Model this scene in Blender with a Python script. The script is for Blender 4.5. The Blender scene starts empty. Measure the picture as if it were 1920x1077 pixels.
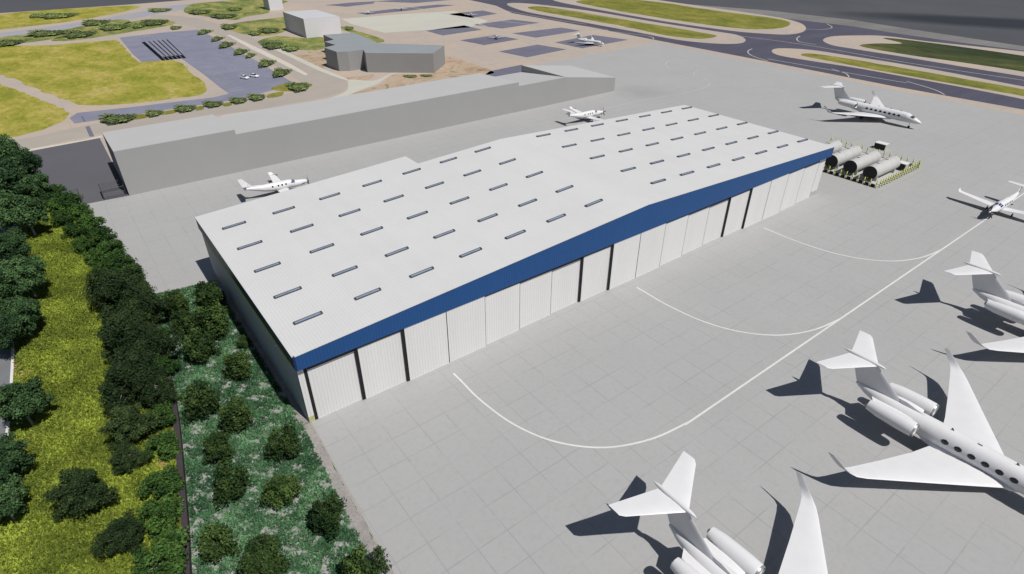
import bpy, math, random
import numpy as np
from mathutils import Vector, Matrix
random.seed(7)
rng = np.random.default_rng(7)
C = bpy.context.scene.collection
PI = math.pi

# ------------------------------------------------------------------ camera
CAM_Z = 53.92
YAW, PITCH, ROLL, FPX = 0.65008, 0.56830, 0.003469, 1104.92
cy, sy, cp, sp = math.cos(YAW), math.sin(YAW), math.cos(PITCH), math.sin(PITCH)
FWD = Vector((sy*cp, cy*cp, -sp)); RT0 = Vector((cy, -sy, 0)); UP0 = RT0.cross(FWD)
cr, sr = math.cos(ROLL), math.sin(ROLL)
RT = RT0*cr + UP0*sr; UP = UP0*cr - RT0*sr
cam_d = bpy.data.cameras.new('camera'); cam = bpy.data.objects.new('camera', cam_d); C.objects.link(cam)
M = Matrix((RT, UP, -FWD)).transposed().to_4x4(); M.translation = (0, 0, CAM_Z)
cam.matrix_world = M
cam_d.sensor_width = 36; cam_d.lens = FPX/1920*36; cam_d.clip_end = 6000; cam_d.clip_start = 0.5
bpy.context.scene.camera = cam

def at(px, py, z=0.0):
    """survey helper: ground (or height z) position seen in the reference direction px,py"""
    D = FWD*FPX + RT*(px-960) - UP*(py-538.5)
    t = (z-CAM_Z)/D.z
    return (D.x*t, D.y*t)
def ats(pts, z=0.0): return [at(x, y, z) for x, y in pts]
def dist(x, y, z=0): return math.sqrt(x*x+y*y+(CAM_Z-z)**2)

# ------------------------------------------------------------------ light
sc = bpy.context.scene
w = bpy.data.worlds.new('World'); sc.world = w; w.use_nodes = True
nt = w.node_tree
sun_dir = Vector((0.12, -0.61, 1.0)).normalized()
elev = math.asin(sun_dir.z)
sky = nt.nodes.new('ShaderNodeTexSky'); sky.sky_type = 'NISHITA'; sky.sun_disc = False
sky.sun_elevation = elev; sky.sun_rotation = math.atan2(sun_dir.x, sun_dir.y)
bg = nt.nodes['Background']; bg.inputs[1].default_value = SKY_STRENGTH = 0.05
nt.links.new(sky.outputs[0], bg.inputs[0])
sl = bpy.data.lights.new('sun', 'SUN'); sl.energy = 5.0; sl.angle = math.radians(0.5); sl.color = (1, 0.965, 0.92)
so = bpy.data.objects.new('sun', sl); C.objects.link(so)
so.rotation_euler = (-sun_dir).to_track_quat('-Z', 'Y').to_euler(); so.location = (0, 0, 200)
sc.view_settings.view_transform = 'Standard'; sc.view_settings.look = 'None'
sc.view_settings.exposure = -0.19; sc.view_settings.gamma = 1

# ------------------------------------------------------------------ materials
class NT:
    def __init__(s, name):
        s.m = bpy.data.materials.new(name); s.m.use_nodes = True; s.t = s.m.node_tree
        s.b = s.t.nodes['Principled BSDF']
    def n(s, typ, **kw):
        nd = s.t.nodes.new(typ)
        for k, v in kw.items(): setattr(nd, k, v)
        return nd
    def l(s, a, b): s.t.links.new(a, b)
    def math(s, op, a, b=None, c=None):
        nd = s.n('ShaderNodeMath', operation=op)
        for i, v in enumerate((a, b, c)):
            if v is None: continue
            if isinstance(v, (int, float)): nd.inputs[i].default_value = v
            else: s.l(v, nd.inputs[i])
        return nd.outputs[0]
    def pos(s, obj=False):
        if obj: return s.n('ShaderNodeTexCoord').outputs['Object']
        return s.n('ShaderNodeNewGeometry').outputs['Position']
    def noise(s, co, scale, detail=4, rough=.55, dist=0):
        nd = s.n('ShaderNodeTexNoise'); nd.inputs['Scale'].default_value = scale
        nd.inputs['Detail'].default_value = detail; nd.inputs['Roughness'].default_value = rough
        nd.inputs['Distortion'].default_value = dist
        s.l(co, nd.inputs['Vector']); return nd.outputs[0]
    def ramp(s, f, stops):
        nd = s.n('ShaderNodeValToRGB'); el = nd.color_ramp.elements
        while len(el) < len(stops): el.new(0.5)
        for e, (p, c) in zip(el, stops): e.position = p; e.color = (*c, 1)
        s.l(f, nd.inputs[0]); return nd.outputs[0]
    def mix(s, f, a, b, mode='MIX'):
        nd = s.n('ShaderNodeMix', data_type='RGBA', blend_type=mode)
        for sock, v in ((nd.inputs[0], f), (nd.inputs[6], a), (nd.inputs[7], b)):
            if isinstance(v, (int, float)): sock.default_value = v
            elif isinstance(v, tuple): sock.default_value = (*v, 1)
            else: s.l(v, sock)
        return nd.outputs[2]
    def bump(s, h, strength=.3, d=.05):
        nd = s.n('ShaderNodeBump'); nd.inputs['Strength'].default_value = strength; nd.inputs['Distance'].default_value = d
        s.l(h, nd.inputs['Height']); s.l(nd.outputs[0], s.b.inputs['Normal'])
    def done(s, col=None, rough=.8, spec=.3, metal=0):
        if col is not None:
            if isinstance(col, tuple): s.b.inputs['Base Color'].default_value = (*col, 1)
            else: s.l(col, s.b.inputs['Base Color'])
        s.b.inputs['Roughness'].default_value = rough; s.b.inputs['Specular IOR Level'].default_value = spec
        s.b.inputs['Metallic'].default_value = metal
        return s.m
def sc3(c, k): return tuple(min(1, v*k) for v in c)
def plain(name, col, var=.12, scale=1.0, rough=.8, spec=.3, metal=0, obj=False, bump=0, stretch=None):
    t = NT(name); co = t.pos(obj)
    if stretch:
        mp = t.n('ShaderNodeMapping'); mp.inputs['Scale'].default_value = stretch; t.l(co, mp.inputs[0]); co = mp.outputs[0]
    n1 = t.noise(co, scale, 5, .6); n2 = t.noise(co, scale*.13, 3)
    f = t.math('ADD', t.math('MULTIPLY', n1, .6), t.math('MULTIPLY', n2, .4))
    c = t.ramp(f, [(.3, sc3(col, 1-var)), (.7, sc3(col, 1+var))])
    if bump: t.bump(n1, bump, .05)
    return t.done(c, rough, spec, metal)
def corrugated(name, col, axis, period, depth=.35, var=.05, rough=.5, spec=.4, contrast=.12):
    t = NT(name); co = t.pos()
    sx = t.n('ShaderNodeSeparateXYZ'); t.l(co, sx.inputs[0])
    a = sx.outputs[axis]
    wv = t.math('SINE', t.math('MULTIPLY', a, 2*PI/period))
    wv = t.math('MULTIPLY_ADD', wv, .5, .5)
    rib = t.math('POWER', wv, 5.0)
    mp = t.n('ShaderNodeMapping'); t.l(co, mp.inputs[0])
    mp.inputs['Scale'].default_value = (.25, .25, .06) if axis == 0 and 'roof' not in name else (.12, .12, .12)
    n = t.noise(mp.outputs[0], 1.0, 5, .6)
    n2 = t.noise(co, 2.5, 4, .6)
    sheet = t.n('ShaderNodeTexWhiteNoise', noise_dimensions='1D'); t.l(t.math('FLOOR', t.math('DIVIDE', a, period*4)), sheet.inputs['W'])
    c = t.ramp(n, [(.3, sc3(col, 1-var)), (.7, sc3(col, 1+var))])
    c = t.mix(.5, c, t.ramp(n2, [(.3, sc3(col, 1-var*.6)), (.7, sc3(col, 1+var*.6))]))
    c = t.mix(t.math('MULTIPLY', sheet.outputs[0], .05), c, sc3(col, .6))
    c = t.mix(t.math('MULTIPLY', rib, contrast), c, sc3(col, .35))
    t.bump(wv, depth, .04)
    return t.done(c, rough, spec)

PM = 3.66
def m_apron():
    t = NT('apron_concrete'); co = t.pos(); sx = t.n('ShaderNodeSeparateXYZ'); t.l(co, sx.inputs[0])
    ms = []; fl = []
    for ax, ph in ((0, .5795), (1, .9944)):
        u = t.math('DIVIDE', t.math('SUBTRACT', sx.outputs[ax], ph), PM)
        fl.append(t.math('FLOOR', u))
        fr = t.math('ABSOLUTE', t.math('SUBTRACT', t.math('FRACT', t.math('ADD', u, .5)), .5))   # 0 at joint
        ss = t.n('ShaderNodeMapRange', interpolation_type='SMOOTHSTEP'); t.l(fr, ss.inputs[0])
        ss.inputs[1].default_value = .004; ss.inputs[2].default_value = .030; ss.inputs[3].default_value = 1; ss.inputs[4].default_value = 0
        ms.append(ss.outputs[0])
    line = t.math('MAXIMUM', ms[0], ms[1])
    nz = t.noise(co, .16, 4, .6)
    amp = t.n('ShaderNodeMapRange'); t.l(nz, amp.inputs[0]); amp.inputs[1].default_value = .38; amp.inputs[2].default_value = .62
    amp.inputs[3].default_value = .04; amp.inputs[4].default_value = .33
    line = t.math('MULTIPLY', line, amp.outputs[0])
    cv = t.n('ShaderNodeCombineXYZ'); t.l(fl[0], cv.inputs[0]); t.l(fl[1], cv.inputs[1])
    wn = t.n('ShaderNodeTexWhiteNoise', noise_dimensions='2D'); t.l(cv.outputs[0], wn.inputs['Vector'])
    base = t.ramp(t.noise(co, .05, 5, .6), [(.3, (.338, .340, .338)), (.7, (.358, .358, .356))])
    fine = t.ramp(t.noise(co, 1.6, 6, .7, .4), [(.25, (.80,)*3), (.5, (1.0,)*3), (.8, (1.05,)*3)])
    c = t.mix(.42, base, fine, 'MULTIPLY')
    c = t.mix(t.math('MULTIPLY', wn.outputs[0], .06), c, (.25, .25, .25))
    st = t.ramp(t.noise(co, .35, 6, .7, 1.2), [(.60, (0, 0, 0)), (.78, (1, 1, 1))])
    c = t.mix(t.math('MULTIPLY', st, .10), c, (.22, .215, .21))
    # oil spots
    vo = t.n('ShaderNodeTexVoronoi'); vo.inputs['Scale'].default_value = .14; t.l(co, vo.inputs['Vector'])
    sp_ = t.ramp(vo.outputs['Distance'], [(.0, (1, 1, 1)), (.06, (0, 0, 0))])
    c = t.mix(t.math('MULTIPLY', sp_, .22), c, (.17, .17, .165))
    c = t.mix(line, c, (.165, .168, .17))
    # soft-edged darker patch beside the warehouse end
    vd = t.n('ShaderNodeVectorMath', operation='DISTANCE'); t.l(co, vd.inputs[0]); vd.inputs[1].default_value = (165, 141, 0)
    sm_ = t.ramp(t.math('ADD', t.math('DIVIDE', vd.outputs['Value'], 16.0), t.math('MULTIPLY', t.noise(co, .2, 4), .5)), [(.3, (1, 1, 1)), (1.0, (0, 0, 0))])
    c = t.mix(t.math('MULTIPLY', sm_, .35), c, (.22, .22, .22))
    return t.done(c, .9, .15)
MAT = {}
MAT['apron'] = m_apron()
MAT['roof'] = corrugated('white_metal_roof', (.575, .575, .575), 0, .42, .25, .05, .55, .3, .10)
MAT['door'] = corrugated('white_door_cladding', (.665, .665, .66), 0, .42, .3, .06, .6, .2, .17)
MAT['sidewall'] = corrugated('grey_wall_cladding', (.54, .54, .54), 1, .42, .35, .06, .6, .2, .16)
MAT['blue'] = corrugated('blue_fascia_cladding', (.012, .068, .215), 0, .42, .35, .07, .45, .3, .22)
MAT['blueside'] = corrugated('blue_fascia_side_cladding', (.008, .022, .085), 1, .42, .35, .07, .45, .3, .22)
MAT['olive'] = plain('olive_translucent_panel', (.55, .55, .20), .12, 2)
MAT['fasciashade'] = plain('fascia_shade_brown', (.055, .048, .045), .15, 2)  # dark brown for the painted fascia shadow
MAT['black'] = plain('flat_black', (.012, .012, .014), .1, 3, .7)
MAT['darkmetal'] = plain('dark_metal', (.05, .052, .058), .2, 3, .5)
MAT['glass'] = plain('skylight_glazing', (.22, .28, .38), .25, 1.5, .3, .5)
MAT['curb'] = plain('skylight_curb', (.07, .07, .075), .15, 3, .6)
MAT['offwhite'] = plain('offwhite_paint', (.62, .61, .58), .05, 1)
MAT['curb2'] = plain('grey_base_panel', (.42, .41, .38), .15, 3)
MAT['stain'] = plain('mildewed_base_panel', (.42, .42, .22), .25, 3)
MAT['greywall'] = plain('grey_render', (.32, .32, .318), .03, .15, .9, .1)
MAT['greyroof'] = plain('light_grey_roof_membrane', (.42, .42, .42), .03, .15, .9, .1)
MAT['boxwall'] = plain('pale_grey_wall', (.58, .58, .60), .03, .2, .9, .1)
MAT['boxroof'] = plain('pale_roof', (.47, .48, .50), .04, .2, .9, .1)
MAT['termwall'] = plain('mid_grey_wall', (.28, .28, .28), .04, .2, .9, .1)
MAT['termroof'] = plain('blue_grey_roof', (.245, .27, .285), .06, .12, .9, .1)
def m_far():
    t = NT('dark_far_ground'); co = t.pos()
    c = t.ramp(t.noise(co, .012, 5, .6), [(.3, (.072, .077, .087)), (.7, (.090, .094, .103))])
    # cloud shadow painted into the ground colour: a broad tongue with soft edges
    mp = t.n('ShaderNodeMapping'); mp.vector_type = 'TEXTURE'; mp.inputs['Location'].default_value = (452, 118, 0); mp.inputs['Rotation'].default_value = (0, 0, math.radians(-62)); mp.inputs['Scale'].default_value = (120, 34, 1); t.l(co, mp.inputs[0])
    ln = t.n('ShaderNodeVectorMath', operation='LENGTH'); t.l(mp.outputs[0], ln.inputs[0])
    f = t.ramp(t.math('ADD', ln.outputs['Value'], t.math('MULTIPLY', t.noise(co, .03, 4), .25)), [(.55, (1, 1, 1)), (1.0, (0, 0, 0))])
    return t.done(t.mix(t.math('MULTIPLY', f, .8), c, (.022, .026, .033)), .95, .05)
MAT['far'] = m_far()
MAT['fardark'] = plain('cloud_shaded_ground', (.028, .033, .042), .25, .02, .95, .05)  # unused dark tone with the cloud shadow put into the colour
MAT['asphalt'] = plain('taxiway_asphalt', (.078, .076, .105), .22, .09, .9, .15, stretch=(.35, 1.3, 1))
MAT['pad'] = plain('pad_asphalt', (.14, .14, .185), .16, .12, .9, .15)
MAT['lot'] = plain('parking_asphalt', (.195, .20, .26), .16, .12, .9, .15)
MAT['yard'] = plain('yard_asphalt', (.105, .105, .118), .05, .1, .9, .15)
MAT['verge'] = plain('grey_verge', (.185, .18, .175), .22, .06, .95, .1, stretch=(.4, 1.2, 1))
MAT['pale'] = plain('pale_concrete', (.46, .455, .40), .07, .06, .95, .1, stretch=(.4, 1, 1))
MAT['kerb'] = plain('pale_kerb', (.52, .48, .42), .1, .5)
MAT['white'] = plain('white_line_paint', (.60, .60, .58), .1, 1.2)
MAT['roadtan'] = plain('tan_road', (.345, .310, .275), .06, .12, .95, .1)
MAT['roadgrey'] = plain('service_road_grey', (.30, .30, .33), .10, .12, .95, .1)
MAT['road'] = plain('asphalt_road', (.16, .165, .175), .1, .5, .9)
MAT['wallbrown'] = plain('brown_wall', (.047, .038, .043), .2, 1.5)
MAT['soil'] = plain('orange_soil', (.42, .23, .12), .3, .7)
MAT['gravel'] = plain('gravel', (.27, .255, .24), .35, 5, .95)

def m_earth():
    t = NT('tan_airfield_ground'); co = t.pos()
    c = t.ramp(t.noise(co, .035, 6, .6, .6), [(.28, (.375, .33, .285)), (.5, (.40, .345, .30)), (.72, (.445, .36, .285))])
    f = t.ramp(t.noise(co, .35, 5, .7), [(.3, (.86,)*3), (.7, (1.05,)*3)])
    c = t.mix(.5, c, f, 'MULTIPLY')
    sx = t.n('ShaderNodeSeparateXYZ'); t.l(co, sx.inputs[0])
    ls = []
    for ax in (0, 1):
        u = t.math('FRACT', t.math('DIVIDE', sx.outputs[ax], 19.0)); ls.append(t.math('LESS_THAN', u, .02))
    c = t.mix(t.math('MULTIPLY', t.math('MAXIMUM', *ls), .18), c, (.25, .22, .2))
    return t.done(c, .95, .1)
MAT['earth'] = m_earth()
def m_dryground():
    t = NT('brown_dry_ground'); co = t.pos()
    c = t.ramp(t.noise(co, .12, 7, .68, .8), [(.28, (.17, .13, .09)), (.42, (.34, .245, .17)), (.55, (.42, .33, .25)), (.66, (.20, .19, .10)), (.8, (.40, .36, .29))])
    return t.done(c, .95, .1)
MAT['dry'] = m_dryground()
def m_grass(name, cols, s=.05, dark=.45):
    t = NT(name); co = t.pos()
    mp = t.n('ShaderNodeMapping'); mp.inputs['Scale'].default_value = (1, .55, 1); mp.inputs['Rotation'].default_value = (0, 0, .5); t.l(co, mp.inputs[0])
    c = t.ramp(t.noise(mp.outputs[0], s, 8, .68, .5), [(.25, cols[0]), (.45, cols[1]), (.58, cols[2]), (.78, cols[3])])
    f = t.ramp(t.noise(mp.outputs[0], s*5, 8, .82, .8), [(.32, (1-dark,)*3), (.62, (1.15,)*3)])
    c = t.mix(.8, c, f, 'MULTIPLY')
    return t.done(c, .95, .05)
MAT['field'] = m_grass('gold_green_field', [(.16, .19, .03), (.27, .265, .045), (.37, .32, .08), (.47, .38, .18)], .10, .5)
MAT['lawn'] = m_grass('green_lawn', [(.07, .10, .05), (.16, .20, .06), (.30, .28, .10), (.42, .35, .26)], .10, .5)
MAT['strip'] = m_grass('taxiway_grass', [(.10, .12, .03), (.17, .18, .04), (.23, .22, .05), (.31, .25, .10)], .09, .55)
MAT['stripshade'] = m_grass('shaded_taxiway_grass', [(.03, .042, .022), (.042, .055, .028), (.075, .088, .035), (.19, .18, .06)], .03, .45)  # darker copy of the taxiway grass, soft shadow painted in
MAT['slope'] = m_grass('slope_ground', [(.07, .085, .018), (.12, .15, .02), (.16, .18, .03), (.25, .22, .08)], .12, .4)
def m_bed():
    t = NT('bed_ground'); co = t.pos()
    g = t.ramp(t.noise(co, 3.2, 6, .75), [(.3, (.02, .05, .03)), (.5, (.04, .12, .045)), (.72, (.10, .22, .09))])
    k = t.ramp(t.noise(co, 4.0, 6, .8), [(.3, (.17, .16, .16)), (.55, (.34, .325, .315)), (.75, (.42, .40, .385))])
    f = t.ramp(t.noise(co, .75, 7, .75, .8), [(.45, (0, 0, 0)), (.56, (1, 1, 1))])
    return t.done(t.mix(f, g, k), .95, .05)
MAT['bed'] = m_bed()
def m_leaf(name, dark, lite, sub=.0):
    t = NT(name)
    at_ = t.n('ShaderNodeAttribute'); at_.attribute_name = 'tone'
    oi = t.n('ShaderNodeObjectInfo')
    f = t.math('MULTIPLY_ADD', oi.outputs['Random'], .38, t.math('MULTIPLY', at_.outputs['Fac'], .78))
    md = tuple((a*.45+b*.55) for a, b in zip(dark, lite))
    c = t.ramp(f, [(.12, dark), (.68, md), (1, sc3(lite, 1.45))])
    return t.done(c, .75, .15)
MAT['leaf'] = m_leaf('dark_green_leaves', (.012, .034, .014), (.060, .115, .040))
MAT['leafolive'] = m_leaf('olive_leaves', (.010, .024, .009), (.044, .070, .022))
MAT['leafshrub'] = m_leaf('shrub_leaves', (.008, .026, .008), (.060, .100, .024))
MAT['leafhedge'] = m_leaf('hedge_leaves', (.012, .038, .009), (.055, .110, .022))
MAT['leafcover'] = m_leaf('ground_cover_leaves', (.017, .060, .028), (.115, .235, .110))
MAT['leafgrass'] = m_leaf('long_grass_blades', (.06, .088, .014), (.215, .265, .034))
MAT['leaffar'] = m_leaf('far_bush_leaves', (.07, .10, .045), (.19, .24, .08))
MAT['bark'] = plain('pale_bark', (.34, .32, .28), .3, 4)
MAT['purple'] = plain('purple_blossom', (.22, .19, .42), .3, 6)

def m_paint(name, col, rough=.38, spec=.35, obj=True):
    t = NT(name); co = t.pos(obj)
    c = t.ramp(t.noise(co, .7, 5, .6), [(.3, sc3(col, .965)), (.7, sc3(col, 1.02))])
    m = t.done(c, rough, spec); return m
MAT['jet'] = m_paint('white_aircraft_paint', (.66, .66, .67))
MAT['jetgrey'] = m_paint('grey_aircraft_trim', (.16, .165, .175))
MAT['window'] = plain('dark_cabin_window', (.012, .013, .022), .2, 4, .15, .5, obj=True)
MAT['blueglass'] = plain('blue_windscreen', (.03, .04, .16), .3, 3, .2, .5, obj=True)
MAT['tyre'] = plain('tyre', (.02, .02, .02), .1, 5, .8, obj=True)
MAT['metal'] = plain('bare_metal', (.35, .35, .35), .15, 5, .4, .5, .6, obj=True)
MAT['intake'] = plain('engine_intake', (.03, .03, .033), .2, 5, .5, obj=True)
MAT['tank'] = plain('pale_tank_paint', (.44, .44, .43), .07, .6, .7, .2)
MAT['tankend'] = plain('dark_tank_end', (.020, .022, .026), .2, 1.5, .6)
MAT['yellow'] = plain('lime_yellow_paint', (.55, .58, .12), .15, 4, .5)
MAT['slab'] = plain('tank_slab_concrete', (.42, .42, .41), .06, .6, .9)
MAT['solar'] = plain('solar_panel_glass', (.22, .225, .28), .12, .8, .5, .3)
MAT['cable'] = plain('chainlink_mesh', (.05, .05, .06), .2, 3)
MAT['red'] = plain('red_beacon', (.35, .03, .02), .1, 4, obj=True)
CARCOL = [m_paint('car_white_paint', (.75, .75, .75)), m_paint('car_silver_paint', (.5, .5, .52))]

# ------------------------------------------------------------------ mesh helpers
class MB:
    def __init__(s): s.v = []; s.f = []
    def add(s, v, f):
        o = len(s.v); s.v += [tuple(p) for p in v]; s.f += [tuple(i+o for i in q) for q in f]; return s
    def box(s, x0, y0, z0, x1, y1, z1):
        v = [(x0, y0, z0), (x1, y0, z0), (x1, y1, z0), (x0, y1, z0), (x0, y0, z1), (x1, y0, z1), (x1, y1, z1), (x0, y1, z1)]
        return s.add(v, [(0, 3, 2, 1), (4, 5, 6, 7), (0, 1, 5, 4), (1, 2, 6, 5), (2, 3, 7, 6), (3, 0, 4, 7)])
    def prism(s, poly, z0, z1):
        a = sum(poly[i][0]*poly[(i+1) % len(poly)][1]-poly[(i+1) % len(poly)][0]*poly[i][1] for i in range(len(poly)))
        if a < 0: poly = poly[::-1]
        n = len(poly)
        v = [(x, y, z0) for x, y in poly]+[(x, y, z1) for x, y in poly]
        return s.add(v, [tuple(range(n))[::-1], tuple(range(n, 2*n))]+[(i, (i+1) % n, n+(i+1) % n, n+i) for i in range(n)])
    def tube(s, pts, rad, n=8, cap=True):
        pts = [Vector(p) for p in pts]; rings = []
        for i, p in enumerate(pts):
            d = (pts[min(i+1, len(pts)-1)]-pts[max(i-1, 0)]).normalized()
            a = d.cross(Vector((0, 0, 1)) if abs(d.z) < .9 else Vector((1, 0, 0))).normalized(); b = d.cross(a)
            r = rad[i] if isinstance(rad, (list, tuple)) else rad
            rings.append([p+(a*math.cos(2*PI*k/n)+b*math.sin(2*PI*k/n))*r for k in range(n)])
        return s.loft(rings, cap)
    def loft(s, rings, cap=True, closed=True):
        n = len(rings[0]); v = [p for r in rings for p in r]; f = []
        for i in range(len(rings)-1):
            for k in range(n if closed else n-1):
                f.append((i*n+k, i*n+(k+1) % n, (i+1)*n+(k+1) % n, (i+1)*n+k))
        if cap: f += [tuple(range(n))[::-1], tuple(range((len(rings)-1)*n, len(rings)*n))]
        return s.add(v, f)
def mk(name, mb, m, parent=None, smooth=False, autos=False):
    me = bpy.data.meshes.new(name)
    if isinstance(mb, MB): me.from_pydata(mb.v, [], mb.f)
    else: me = mb
    if m is not None:
        me.materials.clear(); me.materials.append(m)
    me.validate()
    if isinstance(mb, MB):
        import bmesh
        b = bmesh.new(); b.from_mesh(me); bmesh.ops.recalc_face_normals(b, faces=b.faces)
        if smooth:
            for fc in b.faces: fc.smooth = True
            for e in b.edges:
                if len(e.link_faces) == 2 and e.calc_face_angle(0) > .7: e.smooth = False
        b.to_mesh(me); b.free()
    o = bpy.data.objects.new(name, me); C.objects.link(o)
    if parent: o.parent = parent
    return o
def tag(o, label, cat, group=None, kind=None):
    if label: o['label'] = label
    if cat: o['category'] = cat
    if group: o['group'] = group
    if kind: o['kind'] = kind
    return o
def thing(name, label, cat, loc=(0, 0, 0), rz=0, group=None, scale=1):
    o = bpy.data.objects.new(name, None); C.objects.link(o); o.location = loc; o.rotation_euler = (0, 0, rz)
    o.scale = (scale,)*3 if isinstance(scale, (int, float)) else scale
    o.empty_display_size = .5
    return tag(o, label, cat, group)
def children(o): return [c for c in bpy.data.objects if c.parent == o]
def dup(root, label, loc, rz=0, scale=1, group=None, cat=None):
    r = root.copy(); C.objects.link(r); r.location = loc; r.rotation_euler = (0, 0, rz)
    r.scale = (scale,)*3 if isinstance(scale, (int, float)) else scale
    r['label'] = label
    if group: r['group'] = group
    if cat: r['category'] = cat
    for ch in children(root):
        c = ch.copy(); C.objects.link(c); c.parent = r
        for g in children(ch):
            d = g.copy(); C.objects.link(d); d.parent = c
    return r
SETTING = {}
def sheet(name, pts, z, m, kind='structure', px=True):
    if px: pts = ats(pts)
    a = sum(pts[i][0]*pts[(i+1) % len(pts)][1]-pts[(i+1) % len(pts)][0]*pts[i][1] for i in range(len(pts)))
    if a < 0: pts = pts[::-1]
    me = bpy.data.meshes.new(name)
    from mathutils.geometry import tessellate_polygon
    tri = tessellate_polygon([[Vector((x, y, 0)) for x, y in pts]])
    fs = []
    for t_ in tri:
        p0, p1, p2 = (pts[i] for i in t_)
        cr_ = (p1[0]-p0[0])*(p2[1]-p0[1])-(p1[1]-p0[1])*(p2[0]-p0[0])
        fs.append(tuple(t_) if cr_ > 0 else tuple(t_)[::-1])
    me.from_pydata([(x, y, z) for x, y in pts], [], fs); me.materials.append(m); me.validate()
    o = bpy.data.objects.new(name, me); C.objects.link(o); o['kind'] = kind
    return o
def smooth_poly(pts, k=4, closed=True):
    out = []; n = len(pts)
    rg = range(n) if closed else range(n-1)
    g = (lambda i: pts[i % n]) if closed else (lambda i: pts[max(0, min(n-1, i))])
    for i in rg:
        p0, p1, p2, p3 = g(i-1), g(i), g(i+1), g(i+2)
        for j in range(k):
            t = j/k
            out.append(tuple(.5*(2*p1[a]+(p2[a]-p0[a])*t+(2*p0[a]-5*p1[a]+4*p2[a]-p3[a])*t*t+(3*p1[a]-p0[a]-3*p2[a]+p3[a])*t**3) for a in (0, 1)))
    if not closed: out.append(tuple(pts[-1]))
    return out
def wobble(pts, amp, step):
    out = []; n = len(pts)
    for i in range(n):
        a, b = pts[i], pts[(i+1) % n]; L = math.dist(a, b); k = max(1, int(L/step))
        for j in range(k):
            t = j/k; e = 0 if j == 0 else random.uniform(-amp, amp)
            nx, ny = -(b[1]-a[1])/max(L, .01), (b[0]-a[0])/max(L, .01)
            out.append((a[0]+(b[0]-a[0])*t+nx*e, a[1]+(b[1]-a[1])*t+ny*e))
    return out
def sm(pxs, amp=0, step=6, k=3):
    p = smooth_poly(ats(pxs), k)
    return wobble(p, amp, step) if amp else p
LINEM = MB()
def stripe(mb, pts, wd, z):
    v = []; n = len(pts)
    for i, p in enumerate(pts):
        a = pts[max(i-1, 0)]; b = pts[min(i+1, n-1)]
        L = math.dist(a, b) or 1; nx, ny = -(b[1]-a[1])/L*wd/2, (b[0]-a[0])/L*wd/2
        v += [(p[0]+nx, p[1]+ny, z), (p[0]-nx, p[1]-ny, z)]
    mb.add(v, [(2*i, 2*i+1, 2*i+3, 2*i+2) for i in range(n-1)])

def ribbon_wall(pts, thick, h, z0=0):
    mb = MB(); v = []
    n = len(pts)
    rings = []
    for i, p in enumerate(pts):
        a = pts[max(i-1, 0)]; b = pts[min(i+1, n-1)]; L = math.dist(a, b)
        nx, ny = -(b[1]-a[1])/L*thick/2, (b[0]-a[0])/L*thick/2
        rings.append([(p[0]+nx, p[1]+ny, z0), (p[0]-nx, p[1]-ny, z0), (p[0]-nx, p[1]-ny, h), (p[0]+nx, p[1]+ny, h)])
    mb.loft(rings); return mb

# ================================================================== GROUND
Z = [0.012*i for i in range(12)]          # stacked sheets
sheet('ground', [(-1500, -600), (3500, -600), (3500, 4000), (-1500, 4000)], 0, MAT['far'], px=False)
# airfield land
sheet('airfield_ground', ats([(-60, 33), (0, 25), (240, 9), (330, 2), (420, -6), (700, -30), (1000, -12), (1250, 8), (1440, 23), (1600, 42), (1760, 66), (1925, 94), (1990, 104), (2060, 240)])+[(251, 30), (245, -40), (-60, -40), (-60, 420)], Z[1], MAT['earth'], px=False)
# apron
sheet('apron', [(5.7, 148.6), (-2.76, 149.2), (1.75, 101.2), (12.1, 99.4), (12.1, 57.2), (11.0, 33.5), (8.5, -30), (240.6, -30), (240.6, 201), (163, 198), (158.4, 148.6)], Z[3]+.03, MAT['apron'], px=False)
sheet('yard', [(5.6, 148.62), (5.6, 198.1), (-12.35, 197.6), (-30, 198), (-24, 150), (-2.76, 149.25)], Z[3], MAT['yard'], px=False)
# left slope, bed
WALL = [(-9.8, 172), (-6.9, 157), (-4.1, 147), (-1.9, 130), (-.1, 118.3), (.7, 101.6), (.37, 86.6), (-.8, 70.7), (-2.7, 57.3), (-4.8, 44.9), (-8.5, 28)]
RE = [(-12, 178), (-15.0, 140), at(20, 560), at(27, 650), at(24, 730), at(17, 815), (-19.6, 62), (-21.5, 52), (-24, 40), (-28, 24)]
RE = [tuple(p) for p in smooth_poly(RE, 4, False)]
sheet('grass_slope', RE[::-1]+[(-10, 178)]+WALL, Z[2], MAT['slope'], px=False)
sheet('road', [(-70, 10)]+[(x-.35, y) for x, y in RE[::-1]]+[(-70, 178)], Z[2], MAT['road'], px=False)
kb = ribbon_wall([(x-.17, y) for x, y in RE], .34, .14); k_ = mk('road_kerb', kb, MAT['offwhite']); k_['kind'] = 'structure'
BED = [(1.0, 101.3), (12.0, 99.6), (12.0, 57.6), (10.9, 33.5), (9.2, 10), (-9, 10)]+[p for p in WALL[::-1] if p[1] < 101.5]
sheet('planting_bed', BED, Z[2], MAT['bed'], px=False)
sheet('gravel_strip', wobble([(12.05, 57.3), (10.95, 33.5), (8.6, -8), (7.4, -8), (9.6, 33.5), (11.0, 57.3)], .22, 1.2), Z[3]+.012, MAT['gravel'], px=False)
sheet('gravel_strip', wobble([(11.95, 99.5), (11.95, 57.4), (11.1, 57.4), (11.2, 99.5)], .15, 1.5), Z[3]+.012, MAT['gravel'], px=False)
sheet('bare_soil', wobble(smooth_poly(ats([(66, 400), (88, 390), (112, 395), (118, 404), (90, 412), (66, 408)])), .5, 1.2), Z[3], MAT['soil'], px=False)
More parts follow.
